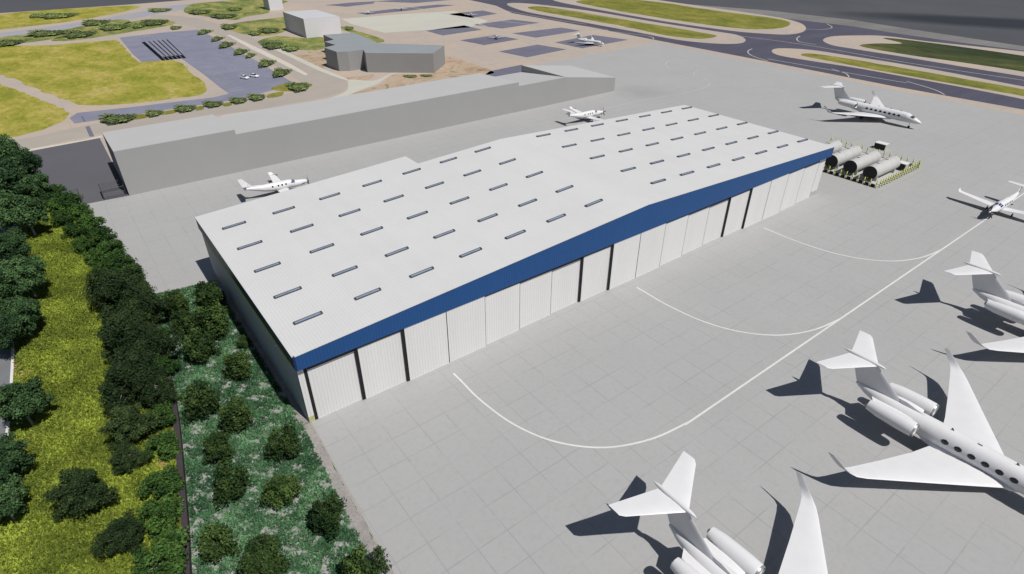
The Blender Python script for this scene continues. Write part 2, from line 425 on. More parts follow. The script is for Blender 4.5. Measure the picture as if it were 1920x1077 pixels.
sheet('bare_soil', wobble(smooth_poly(ats([(30, 680), (55, 686), (75, 700), (52, 708), (34, 712), (28, 700)])), .3, .8), Z[3], MAT['soil'], px=False)
sheet('bare_soil', wobble(smooth_poly(ats([(290, 858), (318, 866), (300, 882), (288, 872)])), .2, .8), Z[3], MAT['soil'], px=False)
sheet('bare_soil', wobble(smooth_poly(ats([(272, 812), (322, 808), (318, 822), (280, 830)])), .2, .8), Z[3], MAT['soil'], px=False)

# --- far left fields
sheet('field_grass', sm([(-80, 44), (0, 27), (120, 17), (240, 11), (262, 14), (205, 28), (120, 42), (0, 56), (-80, 68)], .8, 8), Z[2], MAT['field'], px=False)
sheet('field_grass', wobble(ats([(-40, 92), (0, 87.5), (100, 84.5), (215, 75), (224, 83), (246, 102), (262, 117), (325, 113), (345, 124), (372, 146), (389, 168), (378, 178), (300, 189), (200, 197.5), (147, 197), (105, 181), (60, 163), (8, 142), (-40, 120)]), .9, 3.5), Z[2], MAT['field'], px=False)
sheet('field_grass', wobble(ats([(-40, 140), (0, 158), (50, 177), (105, 197), (131, 212), (122, 225), (80, 244), (34, 256), (0, 259), (-40, 262)]), .7, 3), Z[2], MAT['field'], px=False)
sheet('service_road', sm([(-80, 66), (0, 62), (120, 47), (240, 27), (330, 10), (420, 3), (520, -4), (520, 0), (400, 10), (300, 26), (240, 37), (120, 56), (0, 71), (-80, 80)]), Z[2], MAT['roadgrey'], px=False)
sheet('curved_road', sm([(285, 29), (330, 30), (380, 37), (430, 53), (470, 70), (520, 95), (560, 113), (600, 133), (640, 148), (653, 158), (640, 172), (600, 184), (520, 199), (420, 214), (300, 232), (190, 250), (40, 283), (0, 285), (0, 268), (60, 258), (160, 236), (300, 213), (450, 190), (560, 172), (566, 160), (545, 140), (490, 110), (440, 82), (400, 62), (350, 48), (290, 40)]), Z[2], MAT['roadtan'], px=False)
sheet('pavement', ats([(40, 283), (160, 262), (192, 254.5), (192, 258.2), (160, 264.5), (40, 287)]), Z[4], MAT['kerb'], px=False)
sheet('pavement', sm([(655, 150), (700, 152), (735, 138), (760, 136), (735, 140), (708, 158), (680, 168), (640, 184), (590, 194), (430, 218), (430, 215), (560, 196), (620, 184), (652, 169)], k=3), Z[4], MAT['pale'], px=False)
sheet('parking_lot', ats([(224, 71), (300, 62), (372, 56), (392, 66), (420, 80), (450, 98), (480, 114), (520, 138), (545, 153), (540, 163), (497, 173), (470, 182), (430, 189), (300, 208), (195, 224), (140, 232), (130, 222), (145, 212), (250, 201), (400, 183), (430, 176), (412, 164), (385, 142), (340, 110), (266, 117), (248, 101)]), Z[3], MAT['lot'], px=False)
# lawn areas
for p in ([(345, 18), (360, 8), (420, 2), (500, -3), (540, 4), (500, 14), (505, 24), (460, 32), (440, 38), (400, 33), (352, 26)],
          [(422, 50), (450, 42), (500, 36), (541, 33), (543, 52), (520, 64), (480, 68), (440, 60)],
          [(485, 77), (520, 68), (570, 72), (606, 70), (606, 92), (560, 94), (520, 88), (490, 84)],
          [(640, 50), (660, 55), (720, 75), (700, 80), (660, 62), (640, 56)],
          [(0, 71), (40, 66), (100, 62), (140, 57), (152, 60), (120, 70), (70, 78), (20, 84), (0, 85)],
          [(40, 70), (110, 58), (160, 48), (220, 37), (245, 40), (230, 48), (170, 58), (120, 64)],
          [(95, 76), (150, 60), (220, 52), (240, 42), (300, 36), (330, 44), (290, 53), (210, 66), (140, 76)]):
    sheet('lawn_grass', wobble(smooth_poly(ats(p), 3), 1.2, 4), Z[3], MAT['lawn'], px=False)
for p in ([(540, 104), (606, 96), (608, 130), (590, 128), (560, 112)],
          [(640, 148), (700, 140), (690, 150), (668, 152)],
          [(737, 141), (806, 138), (836, 118), (838, 106), (920, 132), (905, 142), (760, 162), (640, 184), (680, 170), (718, 158)]):
    sheet('dry_ground', wobble(smooth_poly(ats(p), 3), .5, 3), Z[3], MAT['dry'], px=False)
for p in ([(248, 217), (275, 214), (278, 220), (252, 225)], [(302, 211), (330, 206), (330, 212), (304, 216)], [(368, 202), (380, 199), (382, 205), (368, 208)], [(418, 195), (434, 192), (434, 198), (420, 200)],
          [(502, 178), (530, 172), (528, 180), (504, 184)], [(508, 168), (530, 158), (560, 156), (585, 158), (578, 165), (548, 172)]):
    sheet('lawn_grass', wobble(smooth_poly(ats(p), 3), .3, 1.5), Z[4]+.004, MAT['strip'], px=False)
sheet('pavement', sm([(500, 86), (515, 88), (560, 108), (612, 132), (650, 148), (648, 151), (600, 134), (545, 108)]), Z[4]+.002, MAT['pale'], px=False)
sheet('pavement', ats([(424, 66), (432, 66), (500, 98), (548, 122), (578, 140), (572, 142), (520, 116), (470, 92)]), Z[4]+.002, MAT['kerb'], px=False)
sheet('concrete_pad', ats([(640, 36), (740, 28), (852, 21), (915, 40), (880, 52), (720, 62), (660, 46)]), Z[3], MAT['pale'], px=False)
pads = [[(610, 10), (660, 5), (704, 3), (700, 7), (650, 13)], [(668, 25), (740, 17), (820, 9), (854, 10), (760, 21), (690, 28)], [(700, 3), (790, -3), (860, -1), (780, 6)],
        [(838, 27), (905, 20), (932, 26), (885, 34)], [(798, 58), (870, 48), (904, 56), (830, 67)], [(888, 47), (960, 37), (1012, 43), (942, 54)],
        [(862, 76), (930, 66), (972, 74), (908, 85)], [(960, 63), (1052, 52), (1088, 58), (1005, 71)], [(935, 97), (1008, 84), (1062, 93), (988, 108)],
        [(1040, 80), (1112, 66), (1178, 75), (1092, 91)], [(905, 144), (918, 134), (977, 122), (1012, 128), (980, 150)]]
for p in pads: sheet('parking_pad', ats(p), Z[3], MAT['pad'], px=False)
# --- taxiways
sheet('taxiway', ats([(780, -22), (860, -4), (930, 11), (960, 25), (1100, 50), (1227, 75), (1440, 116), (1680, 163), (1925, 207), (2100, 240), (2060, 130), (1925, 92), (1800, 71), (1700, 57), (1600, 43), (1440, 27), (1250, 10), (1000, -12)]), Z[2], MAT['asphalt'], px=False)
isl = [([(950, 8), (990, 7), (1100, 20), (1230, 42), (1340, 59), (1382, 66), (1398, 75), (1386, 82), (1340, 82), (1270, 75), (1180, 58), (1060, 36), (985, 22)],
        [(990, 14), (1020, 13), (1100, 25), (1200, 42), (1325, 63), (1342, 69), (1312, 73), (1250, 67), (1170, 50), (1070, 32), (1005, 20)], 'strip'),
       ([(1040, 2), (1060, -3), (1180, -5), (1300, 10), (1440, 30), (1490, 40), (1510, 50), (1506, 60), (1480, 65), (1440, 64), (1370, 58), (1250, 41), (1130, 20)],
        [(1080, 3), (1150, -2), (1240, 5), (1340, 20), (1440, 33), (1478, 41), (1476, 50), (1440, 55), (1380, 53), (1250, 36), (1130, 15)], 'strip'),
       ([(1447, 96), (1462, 91), (1520, 94), (1600, 106), (1740, 129), (1925, 164), (2000, 178), (1990, 205), (1925, 188), (1820, 167), (1700, 145), (1600, 127), (1510, 113), (1460, 104)],
        [(1502, 104), (1522, 101), (1600, 112), (1750, 138), (1925, 169), (1990, 184), (1980, 196), (1925, 182), (1800, 160), (1650, 133), (1545, 113)], 'strip'),
       ([(1543, 76), (1558, 69), (1600, 67), (1660, 68), (1740, 78), (1925, 98), (2000, 112), (2000, 160), (1925, 145), (1820, 128), (1700, 108), (1600, 92), (1560, 85)],
        [(1613, 87), (1640, 82), (1692, 82), (1655, 72), (1690, 74), (1800, 88), (1925, 106), (1990, 118), (1990, 150), (1925, 136), (1800, 117), (1700, 103)], 'stripshade')]
for a, b, mt in isl:
    sheet('taxiway_island', sm(a, k=4), Z[3], MAT['earth'], px=False)
    sheet('taxiway_grass', wobble(sm(b, k=4), .8, 4), Z[4], MAT[mt], px=False)
sheet('runway_verge', ats([(1000, -14), (1440, 20), (1600, 38), (1700, 54), (1925, 88), (1925, 96), (1800, 80), (1680, 63), (1600, 50), (1440, 31), (1250, 14), (1040, 0)]), Z[3]-.004, MAT['verge'], px=False)


# --- painted lines
lm = MB(); ZL = Z[3]+.05
stripe(lm, [(49, 28.8), (260, 28.8)], .27, ZL)
for x0 in (31.2, 67.9, 105.1):
    pts = [(x0, 54.3), (x0, 52.0), (x0+.05, 49.5)]
    ctrl = [(x0, 52), (x0, 47.5), (x0+.9, 41.5), (x0+3.2, 36.3), (x0+7.2, 32.2), (x0+12.5, 29.8), (x0+18, 28.9), (x0+20, 28.8)]
    stripe(lm, [(x0, 54.3)]+smooth_poly(ctrl, 8, False), .26, ZL+.004)
o = mk('taxi_line', lm, MAT['white']); o['kind'] = 'structure'
lm = MB()
stripe(lm, smooth_poly([(118, 133.3), (138, 134.2), (154, 134.2), (172, 132.2), (184, 131.9), (192, 133.6), (197, 137.5), (199.3, 144), (200, 152), (202, 160), (208, 167.5), (218, 171), (232, 170), (240, 168)], 8, False), .28, ZL)
stripe(lm, smooth_poly([(198, 141), (197.2, 128), (197.6, 112), (198.4, 90), (198.4, 60), (198.4, 38), (198.4, -20)], 6, False), .34, ZL+.004)
stripe(lm, smooth_poly([(199.3, 146), (205, 150), (213, 151.5), (240, 151)], 6, False), .25, ZL+.008)
o = mk('taxi_line', lm, plain('faded_line_paint', (.43, .43, .42), .12, .5)); o['kind'] = 'structure'
lm = MB()
ZT = Z[4]+.006
for a in ([(860, 2), (930, 17), (1040, 37), (1100, 46)], [(1055, 43), (1130, 55), (1140, 59)], [(1150, 60), (1215, 68), (1226, 74)],
          [(1440, 111), (1560, 132), (1640, 146), (1700, 156)], [(1700, 153), (1750, 168), (1771, 178)], [(1560, 130), (1585, 138), (1592, 145)],
          [(1030, 16), (1200, 41), (1340, 62), (1500, 83), (1700, 118), (1925, 152)], [(1480, 62), (1498, 55), (1540, 56), (1560, 52), (1550, 45)],
          [(1410, 92), (1402, 97), (1410, 105), (1440, 115)], [(1500, 68), (1494, 73), (1500, 79), (1530, 84)]):
    stripe(lm, smooth_poly(ats(a), 6, False), .5, ZT)
stripe(lm, smooth_poly(ats([(700, 5), (820, 22), (905, 48), (960, 65), (1050, 87), (1110, 102)]), 6, False), .9, ZT+.004)
stripe(lm, ats([(940, 40), (1010, 48)]), .6, ZT+.004)
o = mk('taxiway_line', lm, plain('pale_taxiway_paint', (.42, .41, .38), .15, .3)); o['kind'] = 'structure'
lm = MB()
for i in range(19):   # parking bay lines along the lot edges
    t = i/18
    a = at(345+(430-345)*t, 108+(172-108)*t); stripe(lm, [a, (a[0]+5.2, a[1]+.2)], .28, Z[3]+.02)
    a = at(372+(520-372)*t, 58+(141-58)*t); stripe(lm, [a, (a[0]-5.0, a[1]-.2)], .25, Z[3]+.02)
for r in range(3):
    for i in range(16):
        a = at(372+r*22+i*4.6, 88-r*6+i*3.6); stripe(lm, [a, (a[0]+4.6, a[1])], .22, Z[3]+.02)
o = mk('parking_bay_line', lm, plain('faded_bay_paint', (.34, .34, .38), .15, .3)); o['kind'] = 'structure'
sheet('crossing_mark', ats([(160, 238), (168, 237), (177, 256), (168, 257)]), Z[4], MAT['pad'], px=False)
sheet('crossing_mark', ats([(152, 219), (156, 219), (161, 229), (157, 229)]), Z[4], MAT['pad'], px=False)

# ================================================================== HANGAR
XL, XR_, XM = 11.9, 130.5, 70.6; YF, YB, YJ = 56.75, 102.0, 97.0; XJ = 51.0
ZE, ZR = 10.94, 13.72; ZFB = 8.95
def rz_(x): return ZE+(ZR-ZE)*(1-abs(x-XM)/(XM-XL if x < XM else XR_-XM))
hangar = thing('hangar', 'huge white hangar with shallow gabled roof, blue fascia and a row of tall sliding doors', 'hangar', (XM, 78, 0))
def hp(name, mb, m, smooth=False, parent=None):
    o = mk(name, mb, m, None, smooth)
    o.parent = parent or hangar
    if not parent: o.matrix_parent_inverse = hangar_inv
    return o
bpy.context.view_layer.update()
hangar_inv = hangar.matrix_world.inverted()
rf = MB(); th = .16
def roofslab(mb, x0, x1, y0, y1, lo=0, hi=th):
    v = [(x0, y0, rz_(x0)+lo), (x1, y0, rz_(x1)+lo), (x1, y1, rz_(x1)+lo), (x0, y1, rz_(x0)+lo)]
    v += [(a, b, c-lo+hi) for a, b, c in v]
    mb.add(v, [(0, 3, 2, 1), (4, 5, 6, 7), (0, 1, 5, 4), (1, 2, 6, 5), (2, 3, 7, 6), (3, 0, 4, 7)])
roofslab(rf, XL-.30, XJ, YF, YB); hp('roof', rf, MAT['roof'])
rf = MB(); roofslab(rf, XJ, XM, YF, YJ)
hp('roof', rf, MAT['roof'])
rf = MB(); roofslab(rf, XM, XR_, YF, YJ); hp('roof', rf, MAT['roof'])
# gutter / lower canopy behind the jog
g = MB(); g.box(XJ+.2, YJ, 11.2, XJ+14, YJ+.7, 11.5); hp('canopy', g, MAT['greyroof'])
# fascia front: bottom level, top follows the gable
fa = MB(); t = .28
xs = [XL, XM, XR_]
for a, b in ((0, 1), (1, 2)):
    x0, x1 = xs[a], xs[b]
    v = [(x0, YF-t, ZFB), (x1, YF-t, ZFB), (x1, YF-t, rz_(x1)+.1), (x0, YF-t, rz_(x0)+.1), (x0, YF-.003, ZFB), (x1, YF-.003, ZFB), (x1, YF-.003, rz_(x1)+.1), (x0, YF-.003, rz_(x0)+.1)]
    fa.add(v, [(0, 1, 2, 3), (7, 6, 5, 4), (0, 4, 5, 1), (3, 2, 6, 7)]+([(0, 3, 7, 4)] if a == 0 else [(1, 5, 6, 2)]))
hp('fascia', fa, MAT['blue'])
cp_ = MB()
for x0, x1 in ((XL, XM), (XM, XR_)):
    v = [(x0, YF-t-.06, rz_(x0)+.1), (x1, YF-t-.06, rz_(x1)+.1), (x1, YF-.004, rz_(x1)+.1), (x0, YF-.004, rz_(x0)+.1)]
    v += [(p[0], p[1], p[2]+.08) for p in v]
    cp_.add(v, [(0, 3, 2, 1), (4, 5, 6, 7), (0, 1, 5, 4), (1, 2, 6, 5), (2, 3, 7, 6), (3, 0, 4, 7)])
hp('roof_trim', cp_, MAT['roof'])
# side fascia + olive band + left wall
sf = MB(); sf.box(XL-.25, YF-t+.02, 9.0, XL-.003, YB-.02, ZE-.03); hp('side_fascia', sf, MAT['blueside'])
ol = MB(); ol.box(XL-.06, YF+3, 7.35, XL+.1, YB-2.5, 8.8); hp('translucent_band', ol, MAT['olive'])
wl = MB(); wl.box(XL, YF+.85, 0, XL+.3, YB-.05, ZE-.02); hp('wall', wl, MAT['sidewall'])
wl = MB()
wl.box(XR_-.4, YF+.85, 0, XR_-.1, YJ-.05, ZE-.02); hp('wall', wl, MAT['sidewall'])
wl = MB()
for x0, x1, yb in ((XL+.31, XJ, YB-.05), (XJ+.003, XM, YJ-.05), (XM+.003, XR_-.42, YJ-.05)):
    v = [(x0, yb-.3, 0), (x1, yb-.3, 0), (x1, yb-.3, rz_(x1)-.02), (x0, yb-.3, rz_(x0)-.02)]
    v += [(p[0], yb, p[2]) for p in v]
    wl.add(v, [(0, 1, 2, 3), (7, 6, 5, 4), (0, 3, 7, 4), (1, 5, 6, 2), (0, 4, 5, 1), (3, 2, 6, 7)])
wl.box(XJ-.3, YJ-.04, 0, XJ-.01, YB-.36, rz_(XJ)-.02)
hp('wall', wl, MAT['door'])
# lamp on the left wall
lp = MB(); lp.box(XL-.5, 63.2, 8.5, XL-.06, 63.6, 8.75); hp('wall_lamp', lp, MAT['offwhite'])
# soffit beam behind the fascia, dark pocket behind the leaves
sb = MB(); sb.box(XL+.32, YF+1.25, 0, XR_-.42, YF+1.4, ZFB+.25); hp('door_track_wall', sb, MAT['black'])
# door leaves
N = 18; X0, X1 = 13.05, 126.9; wleaf = (X1-X0)/N
offs = [.62, .32, .02, .02, .22, .44]
for i in range(N):
    a = X0+i*wleaf; b = a+wleaf; y = YF-t+.10+offs[i % 6]
    d = MB(); nx = offs[(i+1) % 6] if i < N-1 else 0
    lap = .0 if nx < offs[i % 6] else .10
    d.box(a+(.02 if offs[i % 6] <= offs[(i-1) % 6] else -.0), y, .04, b-.025+lap*.0, y+.17, ZFB+.2)
    dr = hp('hangar_door', d, MAT['door'])
    # black strip: shade on the step's side face, put into colour
    if i == 0 or offs[(i-1) % 6] > offs[i % 6]:
        e = MB(); e.box(a-.40, y+.03, .03, a+.015, y+.14, ZFB+.18)
        eo = mk('edge_shade_or_seam', e, MAT['black']); eo.parent = dr
    else:
        e = MB(); e.box(a-.02, y-.006, .04, a+.045, y+.05, ZFB+.18)
        eo = mk('edge_shade_or_seam', e, MAT['darkmetal']); eo.parent = dr
    sm_ = MB(); sm_.box(b-.085, y-.012, .04, b-.025, y-.001, ZFB+.18); so_ = mk('leaf_joint', sm_, MAT['darkmetal']); so_.parent = dr
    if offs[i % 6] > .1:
        hd_ = MB(); hd_.box(a+.02, y-.03, ZFB-1.25*offs[i % 6]-.12, b-.02, y-.002, ZFB+.2); ho_ = mk('fascia_shade_strip', hd_, MAT['fasciashade']); ho_.parent = dr  # fascia shadow on a recessed leaf, painted as a dark strip
    br = MB(); br.box(a+.05, y-.02, .03, b-.05, y-.002, .16); bo = mk('bottom_rail', br, MAT['offwhite']); bo.parent = dr
for a, b in ((XL+.02, X0-.42), (X1+.03, XR_-.6)):
    p = MB(); p.box(a, YF-t+.72, 1.0, b, YF-t+.9, ZFB+.2); po = hp('corner_panel', p, MAT['door'])
    q = MB(); q.box(a-.003, YF-t+.70, 0, b+.003, YF-t+.9, .997); hp('base_panel', q, MAT['stain'] if a < 50 else MAT['curb2'])
# skylights (70)
skA = None
slopeL = math.atan2(ZR-ZE, XM-XL); slopeR = math.atan2(ZR-ZE, XR_-XM)
def sky_mesh():
    L, W, h, t_ = 1.72, .23, .17, .06
    f = MB(); f.box(-L-.09, -W-t_, 0, L+.09, -W, h); f.box(-L-.09, W, 0, L+.09, W+t_, h)
    f.box(-L-.12, -W+.002, 0, -L+.06, W-.002, h+.05); f.box(L-.06, -W+.002, 0, L+.12, W-.002, h+.05)
    g = MB(); g.box(-L+.07, -W+.005, .0, L-.07, W-.005, .11)
    return f, g
f0, g0 = sky_mesh()
fo = mk('skylight', f0, MAT['curb']); go = mk('glazing', g0, MAT['glass'], fo)
k = 0
for half in (0, 1):
    for i in range(7):
        for yy in (62.5, 69.7, 77.9, 86.05, 94.3):
            x = (15.85+8.07*i) if half == 0 else (80.0+8.0*i)
            if k == 0: s_, g_ = fo, go
            else:
                s_ = fo.copy(); C.objects.link(s_); g_ = go.copy(); C.objects.link(g_); g_.parent = s_
            s_.location = (x, yy, rz_(x)+th+.005); s_.rotation_euler = (0, -slopeL if half == 0 else slopeR, 0)
            s_.parent = hangar; s_.matrix_parent_inverse = hangar_inv; k += 1

# ================================================================== GREY BUILDINGS
def solid(name, quads_top, m_wall, m_roof, parent, roofname='roof'):
    """quads_top: list of (x,y,z) top corners in order"""
    n = len(quads_top)
    wv = [(x, y, 0) for x, y, z in quads_top]+[(x, y, z) for x, y, z in quads_top]
    w_ = MB().add(wv, [(i, (i+1) % n, n+(i+1) % n, n+i) for i in range(n)])
    mk('wall', w_, m_wall, parent)
    cxm = sum(p[0] for p in quads_top)/n; cym = sum(p[1] for p in quads_top)/n
    r_ = MB().add([(x, y, z) for x, y, z in quads_top]+[(x, y, z+.09) for x, y, z in quads_top],
                  [tuple(range(n))[::-1], tuple(range(n, 2*n))]+[(i, (i+1) % n, n+(i+1) % n, n+i) for i in range(n)])
    mk(roofname, r_, m_roof, parent)
wh = thing('warehouse', 'long low plain grey warehouse stretching behind the hangar, stepped pale roof', 'warehouse', (0, 0, 0))
solid('a', [(5.65, 148.5, 10.2), (30.7, 148.5, 10.2), (30.7, 169.4, 8.9), (5.65, 169.4, 8.9)], MAT['greywall'], MAT['greyroof'], wh)
solid('b', [(30.7, 148.5, 9.1), (115.3, 148.5, 9.1), (115.3, 169.9, 7.9), (30.7, 169.9, 7.9)], MAT['greywall'], MAT['greyroof'], wh)
solid('c', [(115.3, 148.5, 7.95), (134.6, 148.5, 7.95), (134.6, 171.8, 5.4), (115.3, 171.8, 5.4)], MAT['greywall'], MAT['greyroof'], wh)
solid('d', [(134.6, 148.5, 7.97), (158.2, 148.5, 4.6), (158.2, 171.9, 4.6), (134.6, 171.9, 7.7)], MAT['greywall'], MAT['greyroof'], wh)
term = thing('terminal_building', 'grey terminal building with a saw-toothed left end and bent plan', 'building', (0, 0, 0))
hT = 7.2
tp = ats([(606, 66), (626, 75), (609, 79), (629, 85), (608, 90), (631, 98), (652, 97.5), (681, 94), (685, 100), (812, 101), (833, 86), (775, 84), (710, 82), (690, 73), (663, 62)], hT)
solid('t', [(x, y, hT) for x, y in tp], MAT['termwall'], MAT['termroof'], term)
bx = thing('square_building', 'pale boxy windowless building on the lawn behind the grey terminal', 'building', (0, 0, 0))
solid('s', [(108.4, 312.5, 8.8), (127.0, 312.5, 8.4), (126.6, 342, 8.4), (108.4, 342, 8.8)], MAT['boxwall'], MAT['boxroof'], bx)
tw = thing('tower_block', 'narrow pale block at the top edge, beyond the boxy building', 'building', (0, 0, 0))
solid('w', [(125.4, 420, 13), (134, 420, 13), (134, 431, 13), (125.4, 431, 13)], MAT['boxwall'], MAT['boxroof'], tw)
lw = thing('retaining_kerb', 'low pale parapet running along the back edge of the warehouse roof', 'parapet', (0, 0, 0))
p = MB(); p.box(42, 170.4, 0, 112, 170.7, 7.2); mk('wall', p, MAT['greywall'], lw)

# ================================================================== RETAINING WALL (left)
wp = smooth_poly(WALL, 5, False)
o = mk('boundary_wall', ribbon_wall(wp, .62, .9), MAT['wallbrown'])
tag(o, 'long dark brown boundary wall between the wild grass slope and the planting bed', 'wall')

# gates by the warehouse corner
def gate(x0, y0, x1, y1, label):
    t_ = thing('yard_gate', label, 'gate', ((x0+x1)/2, y0, 0), 0, 'chain-link enclosures at the yard edge')
    hw = (x1-x0)/2; dp = y1-y0
    for sx, syy in ((-hw, 0), (hw, 0), (hw, dp), (-hw, dp)):
        m_ = MB(); m_.tube([(sx, syy, 0), (sx, syy, 2.3)], .07, 6); mk('post', m_, MAT['darkmetal'], t_)
    m_ = MB()
    for zz in (.15, 1.2, 2.25):
        m_.tube([(-hw, 0, zz), (hw, 0, zz)], .04, 5); m_.tube([(-hw, dp, zz), (hw, dp, zz)], .04, 5)
        m_.tube([(-hw, 0, zz), (-hw, dp, zz)], .04, 5); m_.tube([(hw, 0, zz), (hw, dp, zz)], .04, 5)
    mk('rail', m_, MAT['darkmetal'], t_)
    m_ = MB()
    nn = int(2*hw/.28)
    for i in range(nn+1):
        xx = -hw+2*hw*i/nn
        m_.box(xx-.02, -.02, .15, xx+.02, .02, 2.25); m_.box(xx-.02, dp-.02, .15, xx+.02, dp+.02, 2.25)
    for i in range(int(dp/.28)+1):
        yy = .28*i
        for sx in (-hw, hw): m_.box(sx-.02, yy-.02, .15, sx+.02, yy+.02, 2.25)
    mk('mesh_panel', m_, MAT['cable'], t_)
gate(.9, 149.4, 5.2, 153.8, 'dark chain-link enclosure in the shade of the warehouse corner')
gate(-7.6, 149.6, -3.2, 153.6, 'dark chain-link enclosure at the yard edge beside the hedge')

# ================================================================== JETS
def ringE(s, w_, h_, z, n=28, bottom=1.0):
    out = []
    for k in range(n):
        a = 2*PI*k/n; zz = math.sin(a)*h_
        out.append((math.cos(a)*w_, s, z+(zz*bottom if zz < 0 else zz)))
    return out
def interp(secs, s):
    for a, b in zip(secs, secs[1:]):
        if a[0] <= s <= b[0]:
            t = (s-a[0])/(b[0]-a[0]); t2 = t*t*(3-2*t)*.35+t*.65
            return [a[i]+(b[i]-a[i])*t2 for i in range(4)]
    return list(secs[-1])
def surfpt(secs, s, th_, off=.015):
    _, w_, h_, z = interp(secs, s)
    n = Vector((math.cos(th_)/max(w_, .01), 0, math.sin(th_)/max(h_, .01))).normalized()
    return (math.cos(th_)*w_+n.x*off, s, z+math.sin(th_)*h_+n.z*off)
def fuselage(secs, n=28, step=.35):
    ss = []; s = secs[0][0]
    while s < secs[-1][0]: ss.append(s); s += step if s > 1 else .15
    ss.append(secs[-1][0])
    return MB().loft([ringE(*((lambda q: (s, q[1], q[2], q[3]))(interp(secs, s))), n) for s in ss])
def ell_patch(secs, s0, th0, ra, rb, off=.02, n=16):
    _, w_, h_, z = interp(secs, s0); R_ = (w_+h_)/2
    mb = MB(); out = []
    for lay, rr in ((off+.012, .0), (off+.012, .9), (off-.05, 1.0)):
        for k in range(n):
            a = 2*PI*k/n
            out.append(surfpt(secs, s0+math.cos(a)*ra*rr, th0+math.sin(a)*rb*rr/R_, lay))
    f = [(n+k, n+(k+1) % n, (k+1) % n, k) for k in range(n)]+[(2*n+k, 2*n+(k+1) % n, n+(k+1) % n, n+k) for k in range(n)]
    return mb.add(out, f)
def quad_patch(secs, s0, s1, t0, t1, s0b=None, s1b=None, off=.02, n=6):
    """patch between s0..s1 at angle t0 and s0b..s1b at angle t1"""
    s0b = s0 if s0b is None else s0b; s1b = s1 if s1b is None else s1b
    v = []
    for i in range(n+1):
        u = i/n
        for j in range(n+1):
            q = j/n; a = s0+(s0b-s0)*q; b = s1+(s1b-s1)*q
            v.append(surfpt(secs, a+(b-a)*u, t0+(t1-t0)*q, off))
    f = [(i*(n+1)+j, (i+1)*(n+1)+j, (i+1)*(n+1)+j+1, i*(n+1)+j+1) for i in range(n) for j in range(n)]
    return MB().add(v, f)
AF = [(0, 0), (.02, .28), (.08, .62), (.2, .92), (.35, 1.0), (.55, .82), (.75, .48), (.92, .16), (1, .02)]
def foil(x, le, te, z, th_, side='z', yoff=0):
    c = te-le; pts = []
    for u, v in AF: pts.append((u, v))
    for u, v in AF[-2:0:-1]: pts.append((u, -v*.8))
    if side == 'z': return [(x, le+u*c, z+v*th_/2) for u, v in pts]
    return [(x+v*th_/2*1.0, le+u*c, z) for u, v in pts]
def lathe_y(prof, cx, cz, n=24, cap=False):
    return MB().loft([[(cx+math.cos(2*PI*k/n)*r, s, cz+math.sin(2*PI*k/n)*r) for k in range(n)] for s, r in prof], cap)
def wheel(x, y, z, r, wd):
    m_ = MB(); n = 16
    prof = [(-wd/2, r*.6), (-wd/2, r*.9), (-wd/3, r), (wd/3, r), (wd/2, r*.9), (wd/2, r*.6)]
    return m_.loft([[(x+s, y+math.cos(2*PI*k/n)*q, z+math.sin(2*PI*k/n)*q) for k in range(n)] for s, q in prof], True)

